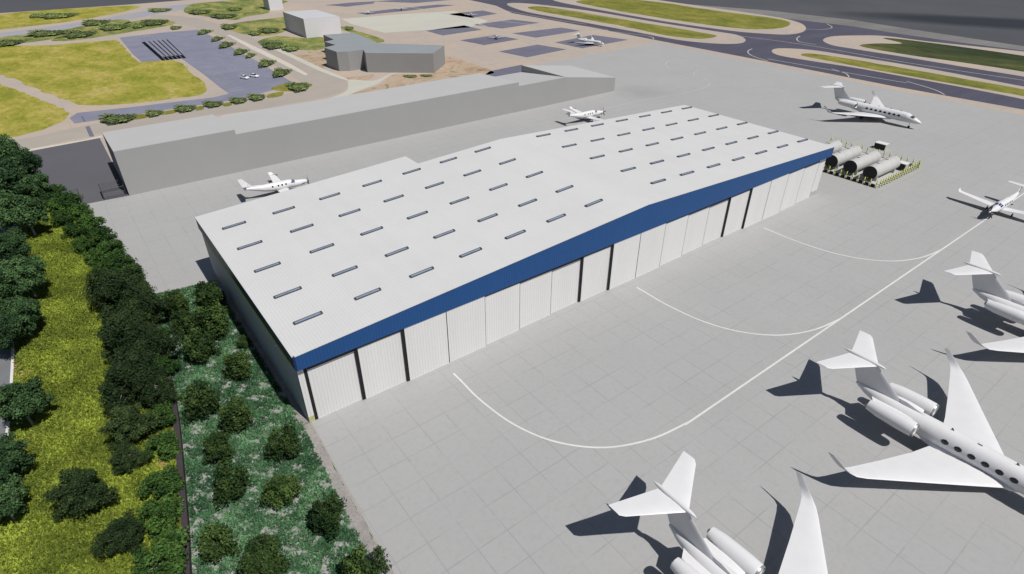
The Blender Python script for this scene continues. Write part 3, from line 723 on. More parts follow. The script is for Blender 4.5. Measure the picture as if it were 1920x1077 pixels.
JS = [(0, .04, .04, 1.98), (.15, .2, .18, 2.0), (.6, .46, .42, 2.08), (1.3, .72, .66, 2.22), (2.1, .93, .87, 2.38), (3.0, 1.12, 1.1, 2.58), (4.2, 1.29, 1.3, 2.74), (5.5, 1.35, 1.36, 2.78), (17, 1.35, 1.36, 2.78),
      (19, 1.27, 1.28, 2.85), (21, 1.08, 1.1, 3.0), (23, .90, .94, 3.2), (25, .55, .62, 3.45), (26.1, .24, .3, 3.66), (26.5, .08, .1, 3.72)]
def make_jet(label, loc, group):
    r = thing('business_jet', label, 'jet', loc, 0, group)
    mk('fuselage', fuselage(JS), MAT['jet'], r, True)
    bf = MB().loft([ringE(s, w_, h_, z, 24) for s, w_, h_, z in [(7.6, .5, .2, 1.75), (8.6, 1.25, .5, 1.7), (10, 1.5, .68, 1.68), (13, 1.55, .72, 1.66), (16, 1.5, .66, 1.7), (17.6, 1.15, .45, 1.8), (18.8, .5, .2, 1.95)]])
    mk('belly_fairing', bf, MAT['jet'], r, True)
    for sg in (-1, 1):
        secs = [(.9, 8.75, 16.75, 1.62, .86), (1.5, 9.2, 16.6, 1.72, .78), (4.5, 11.55, 17.35, 1.98, .56), (9, 15.1, 18.85, 2.4, .34), (13.2, 18.4, 20.35, 2.82, .18), (14.0, 19.15, 20.7, 2.95, .15),
                (14.35, 19.75, 21.05, 3.18, .12), (14.58, 20.4, 21.5, 3.6, .09), (14.95, 21.7, 22.4, 4.62, .05)]
        wg = MB().loft([foil(sg*x, a, b, z, t_) for x, a, b, z, t_ in secs])
        wgo = mk('wing', wg, MAT['jet'], r, True)
        nac = lathe_y([(18.42, .62), (18.3, .70), (18.22, .78), (18.3, .85), (18.6, .90), (19.6, .93), (20.8, .90), (22.3, .84), (23.2, .70), (23.6, .63), (23.6, .57), (23.1, .50)], sg*2.62, 3.52, 26)
        n_ = mk('engine_nacelle', nac, MAT['jet'], r, True)
        lip = lathe_y([(18.40, .655), (18.27, .71), (18.205, .78), (18.27, .845), (18.42, .88)], sg*2.62, 3.52, 26); mk('intake_lip', lip, MAT['metal'], n_, True)
        fan = lathe_y([(18.85, .02), (18.7, .18), (18.95, .2), (18.95, .66)], sg*2.62, 3.52, 20); mk('fan', fan, MAT['intake'], n_, True)
        inn = lathe_y([(18.42, .62), (18.97, .68)], sg*2.62, 3.52, 20); mk('intake_duct', inn, MAT['intake'], n_, True)
        ex = lathe_y([(23.1, .42), (23.85, .22), (23.9, .02)], sg*2.62, 3.52, 18); mk('exhaust_cone', ex, MAT['metal'], n_, True)
        py_ = MB().loft([foil(sg*x, a, b, z, t_) for x, a, b, z, t_ in [(.55, 18.9, 24.2, 3.42, .36), (1.75, 19.1, 23.5, 3.5, .34)]]); mk('pylon', py_, MAT['jet'], r, True)
        hs = MB().loft([foil(sg*x, a, b, z, t_) for x, a, b, z, t_ in [(.05, 24.9, 28.3, 7.30, .30), (2.5, 26.45, 29.0, 7.33, .22), (5.0, 28.0, 29.75, 7.36, .13), (5.4, 28.45, 29.85, 7.37, .07)]])
        mk('tailplane', hs, MAT['jet'], r, True)
        for i in range(8):
            wn = ell_patch(JS, 15.55-1.34*i, (.24 if sg > 0 else PI-.24), .41, .32)
            mk('cabin_window', wn, MAT['window'], r, True)
        # windscreen panes
        for (a0, a1, t0, t1, b0, b1) in ((2.15, 3.0, 1.08, 1.50, 2.0, 2.95), (2.28, 3.2, .62, 1.02, 2.15, 3.05)):
            if sg < 0: t0, t1 = PI-t0, PI-t1
            mk('windscreen_pane', quad_patch(JS, a0, a1, t0, t1, b0, b1, .018), MAT['window'], r, True)
        g_ = MB(); g_.tube([(sg*2.2, 15.9, 1.7), (sg*2.2, 15.9, .5)], .10, 8); go_ = mk('main_gear', g_, MAT['metal'], r, True)
        for dx in (-.22, .22): mk('wheel', wheel(sg*2.2+dx, 15.9, .45, .45, .26), MAT['tyre'], go_, True)
    # fin
    fn = MB().loft([foil(0, a, b, z, t_, 'x') for z, a, b, t_ in [(3.5, 19.6, 26.2, .46), (4.1, 20.9, 26.6, .40), (5.4, 22.6, 27.2, .34), (6.6, 24.1, 27.75, .3), (7.28, 24.9, 28.1, .28)]])
    mk('fin', fn, MAT['jet'], r, True)
    df = MB().loft([foil(0, a, b, z, t_, 'x') for z, a, b, t_ in [(3.85, 17.4, 22.0, .24), (4.12, 18.3, 22.0, .2), (4.6, 20.6, 22.2, .12)]]); mk('dorsal_fin', df, MAT['jet'], r, True)
    bl = lathe_y([(24.0, .02), (24.4, .16), (25.5, .26), (27.5, .26), (28.6, .17), (29.2, .03)], 0, 7.42, 16); mk('tail_bullet', bl, MAT['jet'], r, True)
    g_ = MB(); g_.tube([(0, 3.15, 1.8), (0, 3.0, .4)], .07, 8); go_ = mk('nose_gear', g_, MAT['metal'], r, True)
    for dx in (-.14, .14): mk('wheel', wheel(dx, 3.0, .3, .3, .16), MAT['tyre'], go_, True)
    bc = MB().loft([ringE(s, .06*k_, .07, 4.18, 8) for s, k_ in ((12.6, .3), (12.75, 1), (12.95, 1), (13.1, .3))]); mk('beacon', bc, MAT['jetgrey'], r, True)
    for s in (6.2, 9.1, 15.4):
        a_ = MB().add([(-.012, s, 4.1), (-.012, s+.35, 4.1), (-.012, s+.36, 4.42), (-.012, s+.2, 4.42), (.012, s, 4.1), (.012, s+.35, 4.1), (.012, s+.36, 4.42), (.012, s+.2, 4.42)],
                      [(0, 1, 2, 3), (7, 6, 5, 4), (0, 4, 5, 1), (1, 5, 6, 2), (2, 6, 7, 3), (3, 7, 4, 0)])
        mk('antenna', a_, MAT['jetgrey'], r)
    dl = MB(); v = []   # door outline seam on the left side
    for s, th_ in ((4.35, PI-.62), (4.35, PI+.45), (5.25, PI+.45), (5.25, PI-.62), (4.35, PI-.62)): v.append(surfpt(JS, s, th_, .005))
    vv = []
    for p_, q_ in zip(v, v[1:]): vv.append(p_)
    vv = []
    for k_ in range(13): vv.append(surfpt(JS, 4.35, PI-.62+1.07*k_/12, .004))
    for k_ in range(13): vv.append(surfpt(JS, 5.25, PI+.45-1.07*k_/12, .004))
    vv.append(vv[0]); dl.tube(vv, .014, 4); mk('door_seam', dl, MAT['jetgrey'], r)
    return r
GJ = 'white business jets on the apron'
JY = -7.9
zA = Z[3]+.035
jet = make_jet('white business jet at right showing tail, both engines, both wings and dark windows', (68.95, JY, zA), GJ)
dup(jet, 'white business jet cut by the bottom edge, only tail, engines and one wing showing', (33.9, JY+.65, zA))
dup(jet, 'white business jet cut by the right edge, only tail and one wingtip showing', (105.35, JY-.2, zA))
dup(jet, 'white business jet seen whole, parked far off beyond the tank enclosure', (197.9, 63.6, zA))
a = at(1133, 84, 1); b = at(1062, 66, 3)
hd = math.atan2(a[1]-b[1], a[0]-b[0])+PI/2
dup(jet, 'small-looking white jet far off on a dark parking pad beside the taxiway', (a[0], a[1], Z[4]), hd, .56)

# ================================================================== TURBOPROPS
PS = [(.32, .30, .30, 1.86), (.5, .40, .42, 1.84), (1.5, .55, .62, 1.80), (2.6, .66, .72, 1.80), (3.1, .72, .80, 1.86), (3.7, .80, .92, 1.98), (4.5, .84, .97, 2.02), (8.0, .84, .97, 2.02), (9.6, .7, .8, 2.15),
      (11.4, .44, .52, 2.42), (13.0, .22, .28, 2.68), (13.7, .08, .12, 2.8)]
def make_prop(label, loc, rz, group):
    r = thing('turboprop_plane', label, 'plane', loc, rz, group)
    mk('fuselage', fuselage(PS, 24), MAT['jet'], r, True)
    sp_ = lathe_y([(-.25, .02), (-.1, .14), (.12, .24), (.34, .30)], 0, 1.86, 16); s_ = mk('spinner', sp_, MAT['metal'], r, True)
    for k in range(5):
        a = 2*PI*k/5+.3; ca, sa = math.cos(a), math.sin(a); tx, tz = -sa, ca
        v = []
        for rad, wd, tw_ in ((.22, .09, .07), (.6, .13, .06), (1.0, .12, .04), (1.3, .05, .02)):
            for q, e in ((-wd, -tw_), (wd, tw_)):
                for yy in (-.012, .012): v.append((ca*rad+tx*q, .1+e+yy, 1.86+sa*rad+tz*q))
        m_ = MB(); rings = [[v[i*4], v[i*4+1], v[i*4+3], v[i*4+2]] for i in range(4)]
        mk('propeller_blade', m_.loft(rings), MAT['darkmetal'], r)
    for sg in (-1, 1):
        wg = MB().loft([foil(sg*x, a, b, z, t_) for x, a, b, z, t_ in [(.3, 4.7, 7.25, 1.22, .36), (.9, 4.8, 7.15, 1.26, .34), (4, 5.15, 6.95, 1.58, .24), (7.6, 5.55, 6.72, 1.96, .13), (7.95, 5.75, 6.75, 2.08, .09), (8.15, 6.1, 6.85, 2.45, .05)]])
        mk('wing', wg, MAT['jet'], r, True)
        hs = MB().loft([foil(sg*x, a, b, z, t_) for x, a, b, z, t_ in [(.03, 12.9, 14.3, 4.2, .16), (2.3, 13.3, 14.3, 4.22, .1), (2.6, 13.5, 14.25, 4.22, .05)]])
        mk('tailplane', hs, MAT['jet'], r, True)
        g_ = MB(); g_.tube([(sg*2.2, 6.2, 1.35), (sg*2.2, 6.2, .35)], .06, 7); gg = mk('main_gear', g_, MAT['metal'], r, True)
        mk('wheel', wheel(sg*2.2, 6.2, .33, .33, .2), MAT['tyre'], gg, True)
        ex = MB(); ex.tube([(sg*.42, .95, 1.62), (sg*.62, 1.35, 1.55), (sg*.66, 1.6, 1.52)], [.10, .10, .09], 8); mk('exhaust_stack', ex, MAT['intake'], r, True)
        for i, s in enumerate((5.1, 5.95, 6.75, 8.0) if sg < 0 else (4.9, 5.7, 6.5, 7.3, 8.1)):
            mk('cabin_window', ell_patch(PS, s, (.38 if sg > 0 else PI-.38), .19, .22), MAT['window'], r, True)
        for (a0, a1, t0, t1, b0, b1) in ((3.05, 3.72, .95, 1.48, 2.98, 3.62), (3.2, 4.0, .45, .85, 3.05, 3.8)):
            if sg < 0: t0, t1 = PI-t0, PI-t1
            mk('windscreen_pane', quad_patch(PS, a0, a1, t0, t1, b0, b1, .018), MAT['blueglass'], r, True)
        # grey cheat line along the lower side
        n = 30; v = []
        for i in range(n+1):
            s = .55+i*(13.0-.55)/n; c0 = -.62+.28*math.sin(i/n*PI)*-1+.55*(i/n)**2
            for dd in (-.07, .07):
                th_ = c0+dd
                v.append(surfpt(PS, s, th_ if sg > 0 else PI-th_, .012))
        mk('cheat_line', MB().add(v, [(2*i, 2*i+1, 2*i+3, 2*i+2) for i in range(n)]), MAT['jetgrey'], r, True)
    fn = MB().loft([foil(0, a, b, z, t_, 'x') for z, a, b, t_ in [(2.5, 10.9, 13.7, .22), (3.1, 12.0, 13.95, .18), (4.2, 12.95, 14.25, .13)]]); mk('fin', fn, MAT['jet'], r, True)
    df = MB().loft([foil(0, a, b, z, t_, 'x') for z, a, b, t_ in [(2.7, 8.8, 12.2, .12), (2.98, 10.2, 12.2, .1), (3.2, 11.6, 12.3, .06)]]); mk('dorsal_fin', df, MAT['jet'], r, True)
    pod = lathe_y([(4.9, .02), (5.0, .15), (5.3, .22), (5.8, .2), (6.6, .05)], 7.3, 1.88, 12); mk('radar_pod', pod, MAT['jetgrey'], r, True)
    g_ = MB(); g_.tube([(0, 1.6, 1.3), (0, 1.5, .3)], .05, 7); gg = mk('nose_gear', g_, MAT['metal'], r, True)
    mk('wheel', wheel(0, 1.5, .26, .26, .16), MAT['tyre'], gg, True)
    mk('beacon', lathe_y([(8.2, .02), (8.3, .06), (8.45, .02)], 0, 3.03, 8), MAT['red'], r, True)
    return r
GP = 'white single-propeller planes on the apron'
prop = make_prop('white single-propeller plane parked between the warehouse and the near end of the hangar', (39.4, 128.8, zA), math.radians(90-4), GP)
dup(prop, 'white single-propeller plane parked behind the far end of the hangar roof', (132.3, 127.9, zA), math.radians(90-3))
dup(prop, 'white single-propeller plane facing the camera on the white line at the right edge', (144.9, 28.6, zA), math.radians(-90-2), 1.05)
for (px, py), lab, ang in (((753, 18), 'tiny white plane on the long dark pad at the top, right-hand one', .5), ((693, 25), 'tiny white plane on the left end of the long dark pad at the top', .3),
                           ((883, 29), 'tiny white plane on the small dark pad beside the pale concrete square', .4), ((929, 71), 'tiny white plane on the dark pad left of the far white jet', .5)):
    x, y = at(px, py)
    dup(prop, lab, (x, y, Z[4]), math.radians(90+35)+ang, .52, 'tiny white planes on the far parking pads')

# ================================================================== TANK FARM
sb_ = MB(); sb_.box(144.5, 50.9, 0, 165.2, 73.6, .22); o = mk('tank_slab', sb_, MAT['slab']); tag(o, 'low pale concrete slab under the four horizontal fuel tanks', 'slab')
def make_tank(label, loc, group):
    r = thing('fuel_tank', label, 'tank', loc, 0, group)
    n = 32; R_ = 1.66; L = 12.3; zc = 2.05
    rings = [[(x, math.cos(2*PI*k/n)*R_*q, zc+math.sin(2*PI*k/n)*R_*q) for k in range(n)] for x, q in ((0, .985), (.06, 1), (L-.6, 1), (L-.2, .88), (L, .6))]
    mk('shell', MB().loft(rings), MAT['tank'], r, True)
    rings = [[(x, math.cos(2*PI*k/n)*R_*q, zc+math.sin(2*PI*k/n)*R_*q) for k in range(n)] for x, q in ((-.10, .35), (-.08, .8), (-.02, .97), (-.001, .97))]
    mk('end_cap', MB().loft(rings), MAT['tankend'], r, True)
    for x in (1.4, L-2.0):
        s_ = MB(); s_.box(x, -1.35, .0, x+.5, 1.35, 1.05); mk('saddle', s_, MAT['slab'], r)
    for x in (3.2, 7.5):
        h_ = MB(); h_.tube([(x, 0, zc+R_-.05), (x, 0, zc+R_+.22)], .32, 12); mk('manhole', h_, MAT['tank'], r, True)
    for x in (.9, 4.2, 7.4, 10.2):
        b_ = MB().loft([[(x+dx, math.cos(2*PI*k/n)*(R_+.012), zc+math.sin(2*PI*k/n)*(R_+.012)) for k in range(n)] for dx in (0, .09)], True); mk('weld_band', b_, MAT['tank'], r, True)
    p_ = MB(); p_.tube([(-.1, 0, 1.0), (-.7, 0, 1.0), (-.7, 0, .25)], .07, 8); mk('pipe', p_, MAT['metal'], r, True)
    return r
GT = 'horizontal fuel tanks inside the bollard enclosure'
tank = make_tank('pale horizontal tank with dark end, nearest the camera and farthest from the hangar', (146.2, 53.6, .22), GT)
dup(tank, 'pale horizontal tank with dark end, second from the camera, middle one of three full ends', (146.2, 58.3, .22))
dup(tank, 'pale horizontal tank with dark end, third from the camera, nearer the hangar', (146.2, 63.0, .22))
dup(tank, 'pale horizontal tank partly hidden behind the hangar roof corner', (146.2, 68.0, .22))
def make_bollard():
    r = thing('yellow_bollard', 'x', 'bollard', (0, 0, 0))
    mk('post', MB().tube([(0, 0, 0), (0, 0, 1.75), (0, 0, 1.82)], [.12, .12, .06], 10), MAT['yellow'], r, True)
    mk('foot_plate', MB().box(-.2, -.2, 0, .2, .2, .05), MAT['black'], r)
    mk('band', MB().tube([(0, 0, .95), (0, 0, 1.12)], .128, 10), MAT['black'], r, True)
    return r
bl0 = make_bollard(); first = True
rowsB = [('lime yellow bollard in the row before the dark tank ends', 'bollards along the dark tank ends', [(144.0, 50.6+1.42*i) for i in range(17)]),
         ('lime yellow bollard in the dense row on the camera side of the tanks', 'bollards on the camera side of the tanks', [(145.2+1.27*i, 50.3) for i in range(17)]),
         ('lime yellow bollard in the row behind the tanks', 'bollards behind the tanks', [(166.0, 50.6+1.42*i) for i in range(17)])]
for lab, grp, ps in rowsB:
    for (x, y) in ps:
        if first: bl0.location = (x, y, zA); bl0['label'] = lab; bl0['group'] = grp; first = False
        else: dup(bl0, lab, (x, y, zA), 0, 1, grp)
# barrier blocks between front bollards
bb = None
for i in range(16):
    y0 = 50.6+1.42*i
    m_ = MB(); m_.add([(143.75, y0+.3, 0), (144.25, y0+.3, 0), (144.1, y0+.3, .75), (143.9, y0+.3, .75), (143.75, y0+1.15, 0), (144.25, y0+1.15, 0), (144.1, y0+1.15, .75), (143.9, y0+1.15, .75)],
                      [(0, 1, 2, 3), (7, 6, 5, 4), (0, 4, 5, 1), (1, 5, 6, 2), (2, 6, 7, 3), (3, 7, 4, 0)])
    if bb is None: bb = mk('barrier_block', m_, MAT['black']); ob = bb
    else: ob = bb.copy(); C.objects.link(ob); ob.location = (0, 1.42*i, 0)
    tag(ob, 'black barrier block standing between two yellow bollards before the tank ends', 'barrier', 'black barrier blocks before the tank ends')
    ob.location.z = zA
def cabinet(label, x, y, sx, sy_, h, z=0):
    r = thing('equipment_cabinet', label, 'cabinet', (x, y, z), 0)
    mk('casing', MB().box(0, 0, 0, sx, sy_, h), MAT['tank'], r)
    mk('front_panel', MB().box(-.05, .08, .1, -.004, sy_-.08, h-.08), MAT['tankend'], r)
    mk('lid', MB().box(-.08, -.05, h, sx+.05, sy_+.05, h+.1), MAT['offwhite'], r)
    return r
cabinet('pale equipment cabinet with dark front standing alone beyond the tanks', 171.5, 61.3, 2.0, 2.9, 1.5, zA)
cabinet('equipment cabinet with dark front inside the enclosure, beside the nearest tank', 159.6, 51.2, 2.0, 1.9, 1.7, .22)
for i, (x, y, lab) in enumerate(((163.2, 69.8, 'small dark pump unit behind the tank at the hangar corner'), (163.0, 60.6, 'small dark pump unit behind the middle tanks'), (163.4, 51.6, 'small dark pump unit in the far camera-side corner of the enclosure'))):
    r = thing('pump_unit', lab, 'pump', (x, y, .22), 0, 'pump units behind the tanks')
    mk('housing', MB().box(0, 0, .1, 1.1, 1.3, .8), MAT['darkmetal'], r)
    mk('pipe', MB().tube([(.5, .6, .8), (.5, .6, 1.1), (-.8, .6, 1.1), (-.8, .6, .1)], .07, 8), MAT['metal'], r, True)
    mk('skid', MB().box(-.1, -.1, 0, 1.2, 1.4, .098), MAT['offwhite'], r)

# ================================================================== SOLAR CANOPIES + CARS
A = at(264, 73, 1.7); B = at(303, 107, 1.7); Cc = at(350, 102, 1.7); D = at(315, 68, 1.7)
for i in range(6):
    u = (i+.06)/6; v_ = (i+.86)/6
    q = [tuple(P[k]+(Q[k]-P[k])*w_ for k in (0, 1)) for P, Q, w_ in ((A, D, u), (A, D, v_), (B, Cc, v_), (B, Cc, u))]
    cx_ = sum(p_[0] for p_ in q)/4; cy_ = sum(p_[1] for p_ in q)/4
    ordn = ('leftmost', 'second from the left', 'third from the left', 'fourth from the left', 'second from the right', 'rightmost')[i]
    r = thing('solar_canopy', 'long pale solar canopy row over the car park, '+ordn, 'solar canopy', (cx_, cy_, Z[3]), 0, 'solar canopies over the car park')
    mb = MB(); zz = (1.75, 1.5, 1.5, 1.75)
    v = [(p_[0]-cx_, p_[1]-cy_, z) for p_, z in zip(q, zz)]
    v += [(a_, b_, c_+.12) for a_, b_, c_ in v]
    mb.add(v, [(0, 1, 2, 3), (7, 6, 5, 4), (0, 4, 5, 1), (1, 5, 6, 2), (2, 6, 7, 3), (3, 7, 4, 0)])
    mk('panel', mb, MAT['solar'], r)
    for k in range(5):
        t_ = (k+.5)/5
        x = (q[0][0]+q[1][0])/2*(1-t_)+(q[2][0]+q[3][0])/2*t_-cx_; y = (q[0][1]+q[1][1])/2*(1-t_)+(q[2][1]+q[3][1])/2*t_-cy_
        mk('post', MB().tube([(x, y, 0), (x, y, 1.55)], .10, 6), MAT['metal'], r)
def make_car(label, loc, rz, group):
    r = thing('parked_car', label, 'car', loc, rz, group)
    def sec(y, w_, z0, z1): return [(-w_, y, z0), (-w_, y, z1*.8), (-w_*.88, y, z1), (w_*.88, y, z1), (w_, y, z1*.8), (w_, y, z0)]
    mk('body', MB().loft([sec(-2.25, .78, .35, .7), (sec(-2.0, .88, .25, .82)), sec(-.9, .92, .22, .95), sec(1.2, .92, .22, .98), sec(2.0, .88, .25, .95), sec(2.25, .8, .38, .8)]), CARCOL[0], r)
    mk('cabin', MB().loft([sec(-.95, .80, .9, .96), sec(-.35, .72, .9, 1.42), sec(1.0, .72, .9, 1.45), sec(1.75, .78, .9, .97)]), MAT['window'], r)
    mk('roof', MB().box(-.6, -.3, 1.43, .6, 1.0, 1.47), CARCOL[0], r)
    for sx in (-.82, .82):
        for yy in (-1.4, 1.35): mk('wheel', wheel(sx, yy, .32, .32, .22), MAT['tyre'], r)
    return r
car = None
for (px, py), lab in (((459, 148), 'small white car parked alone low in the lot, left of another'), ((477, 145), 'small white car low in the lot near the planted edge')):
    x, y = at(px, py)
    if car is None: car = make_car(lab, (x, y, Z[3]+.01), .4, 'white cars in the car park'); car.scale = (.85,)*3
    else: dup(car, lab, (x, y, Z[3]+.01), .5, .85)

# ================================================================== VEGETATION
def leaf_mesh(name, cents, crad, nl, size, m, seed, flat=.0, squash=1.0):
    r = np.random.default_rng(seed)
    cents = np.array(cents, float); K = len(cents); crad = np.broadcast_to(np.array(crad, float), (K,))
    idx = np.repeat(np.arange(K), nl); n = len(idx)
    d = r.normal(size=(n, 3)); d /= np.linalg.norm(d, axis=1)[:, None]
    rad = crad[idx]*(r.random(n)**.42)
    p = cents[idx]+d*rad[:, None]*np.array([1, 1, squash])
    nrm = d+r.normal(size=(n, 3))*.7+np.array([0, 0, .35]); nrm /= np.linalg.norm(nrm, axis=1)[:, None]
    t1 = np.cross(nrm, r.normal(size=(n, 3))); t1 /= np.linalg.norm(t1, axis=1)[:, None]; t2 = np.cross(nrm, t1)
    s = size*(.6+.8*r.random(n))[:, None]
    v = np.stack([p-t1*s*.5, p+t2*s*.32, p+t1*s*.5, p-t2*s*.32], 1).reshape(-1, 3)
    me = bpy.data.meshes.new(name); me.vertices.add(4*n); me.vertices.foreach_set('co', v.ravel())
    me.loops.add(4*n); me.loops.foreach_set('vertex_index', np.arange(4*n)); me.polygons.add(n)
    me.polygons.foreach_set('loop_start', np.arange(n)*4); me.polygons.foreach_set('loop_total', np.full(n, 4))
    tone = np.clip((r.random(K)[idx]*.65+r.random(n)*.4), 0, 1)
    at_ = me.attributes.new('tone', 'FLOAT', 'POINT'); at_.data.foreach_set('value', np.repeat(tone, 4))
    me.materials.append(m); me.update(); me.validate()
    return me
def crown_cents(seed, R_, H_, zc, k, inner=.45):
    r = np.random.default_rng(seed); out = []
    ph = r.random(6)*6.28
    for _ in range(k):
        d = r.normal(size=3); d /= np.linalg.norm(d); q = inner+(1-inner)*r.random()
        a = math.atan2(d[1], d[0]); lob = 1+.28*math.sin(3*a+ph[0])+.14*math.sin(5*a+ph[1])+.1*math.sin(2*a+4*d[2]+ph[2])
        out.append((d[0]*R_*q*lob, d[1]*R_*q*lob, zc+d[2]*H_*q*(1+.15*math.sin(2*a+ph[3]))))
    return out
def trunk_mb(h, r0, cents, seed, lean=(.3, .1)):
    rr = random.Random(seed); mb = MB()
    top = Vector((lean[0], lean[1], h))
    pts = [Vector((0, 0, -.1)), Vector((lean[0]*.2+rr.uniform(-.1, .1), lean[1]*.3, h*.35)), Vector((lean[0]*.6, lean[1]*.6+rr.uniform(-.1, .1), h*.7)), top]
    mb.tube(pts, [r0*1.25, r0, r0*.75, r0*.45], 8)
    for i in range(13):
        c_ = Vector(cents[rr.randrange(len(cents))]); b = pts[1].lerp(pts[3], rr.uniform(.2, 1))
        mid = b.lerp(c_, .5)+Vector((rr.uniform(-.2, .2), rr.uniform(-.2, .2), .25))
        mb.tube([b, mid, b.lerp(c_, rr.choice((.98, 1.0, 1.16)))], [r0*.42, r0*.27, r0*.1], 5)
    return mb
def proto_tree(name, label, cat, seed, R_, H_, zc, k, crad, nl, size, m, th_, r0):
    cents = crown_cents(seed, R_, H_, zc, k)
    r = thing(name, label, cat, (0, 0, 0))
    me = leaf_mesh('crown', cents, [crad*random.uniform(.7, 1.25) for _ in cents], nl, size, m, seed)
    c_ = bpy.data.objects.new('crown', me); C.objects.link(c_); c_.parent = r
    mk('trunk', trunk_mb(th_, r0, cents, seed), MAT['bark'], r, True)
    return r
# prototypes have unit-like crown radius ~4 m
PT = [proto_tree('leafy_tree', 'p', 'tree', s_, 3.1, 3.0, 5.2, 84, .92, 210, .34, MAT['leaf'], 5.6, .17) for s_ in (11, 12, 13)]
PO = [proto_tree('olive_tree', 'p', 'tree', s_, 3.3, 3.1, 3.9, 100, .95, 190, .27, MAT['leafolive'], 4.6, .15) for s_ in (21, 22)]
PB = [proto_tree('round_shrub', 'p', 'shrub', s_, 1.2, 1.15, 1.5, 44, .5, 130, .19, MAT['leafshrub'], 1.6, .07) for s_ in (31, 32, 33)]
PH = [proto_tree('hedge_bush', 'p', 'bush', s_, 1.5, 1.2, 1.35, 38, .55, 120, .22, MAT['leafhedge'], 1.3, .07) for s_ in (41, 42)]
PF = [proto_tree('far_bush', 'p', 'bush', s_, 1.6, .8, .8, 34, .65, 90, .34, MAT['leaffar'], .8, .08) for s_ in (51,)]
used = set()
def place(protos, i, label, x, y, scale, rz, group, cat=None, name=None):
    p_ = protos[i % len(protos)]
    if p_.name not in used:
        used.add(p_.name); p_.location = (x, y, 0); p_.rotation_euler = (0, 0, rz); p_.scale = scale if isinstance(scale, tuple) else (scale,)*3
        p_['label'] = label; p_['group'] = group
        return p_
    return dup(p_, label, (x, y, 0), rz, scale, group, cat)
rr = random.Random(3)
def trees(protos, lst, group, zc, R0, squash=1.0):
    for i, (px, py, rpx, lab) in enumerate(lst):
        # crown centre height scales with size: iterate
        s_ = 1.0
        for _ in range(4):
            x, y = at(px, py, zc*s_*squash); s_ = rpx*dist(x, y, zc*s_)/FPX/R0
        place(protos, i, lab, x, y, (s_, s_*rr.uniform(.92, 1.08), s_*squash), rr.uniform(0, 6.28), group)
G1 = 'leafy trees on the wild grass slope'
trees(PT, [(5, 288, 29, 'dark leafy tree at the top left edge of the slope beside the tan road'),
           (40, 308, 25, 'dark leafy tree beside the grey yard, uppermost of the cluster'),
           (17, 338, 32, 'lighter green tree in the middle of the upper left cluster'),
           (67, 350, 24, 'dark leafy tree bulging towards the grey yard'),
           (1, 392, 29, 'dark tree at the left edge, lowest of the upper cluster'),
           (45, 396, 30, 'single tree with pale leaning trunk showing against the yellow grass'),
           (17, 462, 29, 'leafy tree at the left edge, top of the middle cluster'),
           (45, 512, 32, 'leafy tree bulging over the grass, middle cluster on the left edge'),
           (5, 548, 34, 'leafy tree at the left edge above the grey road'),
           (39, 590, 30, 'leafy tree overhanging the road kerb, right side of the middle cluster'),
           (5, 622, 29, 'leafy tree casting shade on the grey road'),
           (35, 752, 36, 'lone leafy tree beside the road kerb with a short pale trunk'),
           (3, 862, 35, 'leafy tree at the left edge just below the last bit of road'),
           (3, 940, 30, 'leafy tree in the lower left corner with a pale trunk at its foot')], G1, 5.3, 3.9)
trees(PO, [(218, 545, 42, 'fine-leaved dark tree at the top of the central thicket'),
           (266, 575, 42, 'fine-leaved dark tree touching the boundary wall below the apron corner'),
           (230, 628, 44, 'fine-leaved dark tree on the grass side of the central thicket'),
           (278, 650, 44, 'dark tree with thin pale bare branches beside the boundary wall'),
           (248, 712, 46, 'fine-leaved dark tree low in the central thicket, grass side'),
           (292, 728, 34, 'fine-leaved dark tree low in the central thicket, wall side'),
           (240, 795, 36, 'narrow dark tree at the foot of the central thicket'),
           (238, 858, 26, 'smallest dark tree hanging below the central thicket'),
           (150, 922, 42, 'round dark tree alone on the yellow grass with a stub of pale trunk'),
           (228, 1003, 34, 'round dark tree near the bottom, between the lone tree and the hedge')], 'fine-leaved dark trees on the slope', 3.9, 4.0)
hedge = [(104, 362, 18), (126, 378, 18), (150, 396, 18), (170, 418, 20), (190, 442, 20), (206, 466, 21), (224, 490, 22), (242, 513, 22), (258, 536, 22), (278, 572, 20), (302, 632, 20),
         (308, 690, 26), (306, 735, 26), (303, 782, 26), (308, 834, 28), (306, 905, 32), (302, 968, 36), (306, 1052, 46)]
nth = ['first', 'second', 'third', 'fourth', 'fifth', 'sixth', 'seventh', 'eighth', 'ninth', 'tenth', 'eleventh', 'twelfth', 'thirteenth', 'fourteenth', 'fifteenth', 'sixteenth', 'seventeenth', 'eighteenth']
trees(PH, [(x, y, r_, 'green hedge bush against the boundary wall, %s from the yard end' % nth[i]) for i, (x, y, r_) in enumerate(hedge)], 'hedge bushes along the boundary wall', 1.35, 1.85)
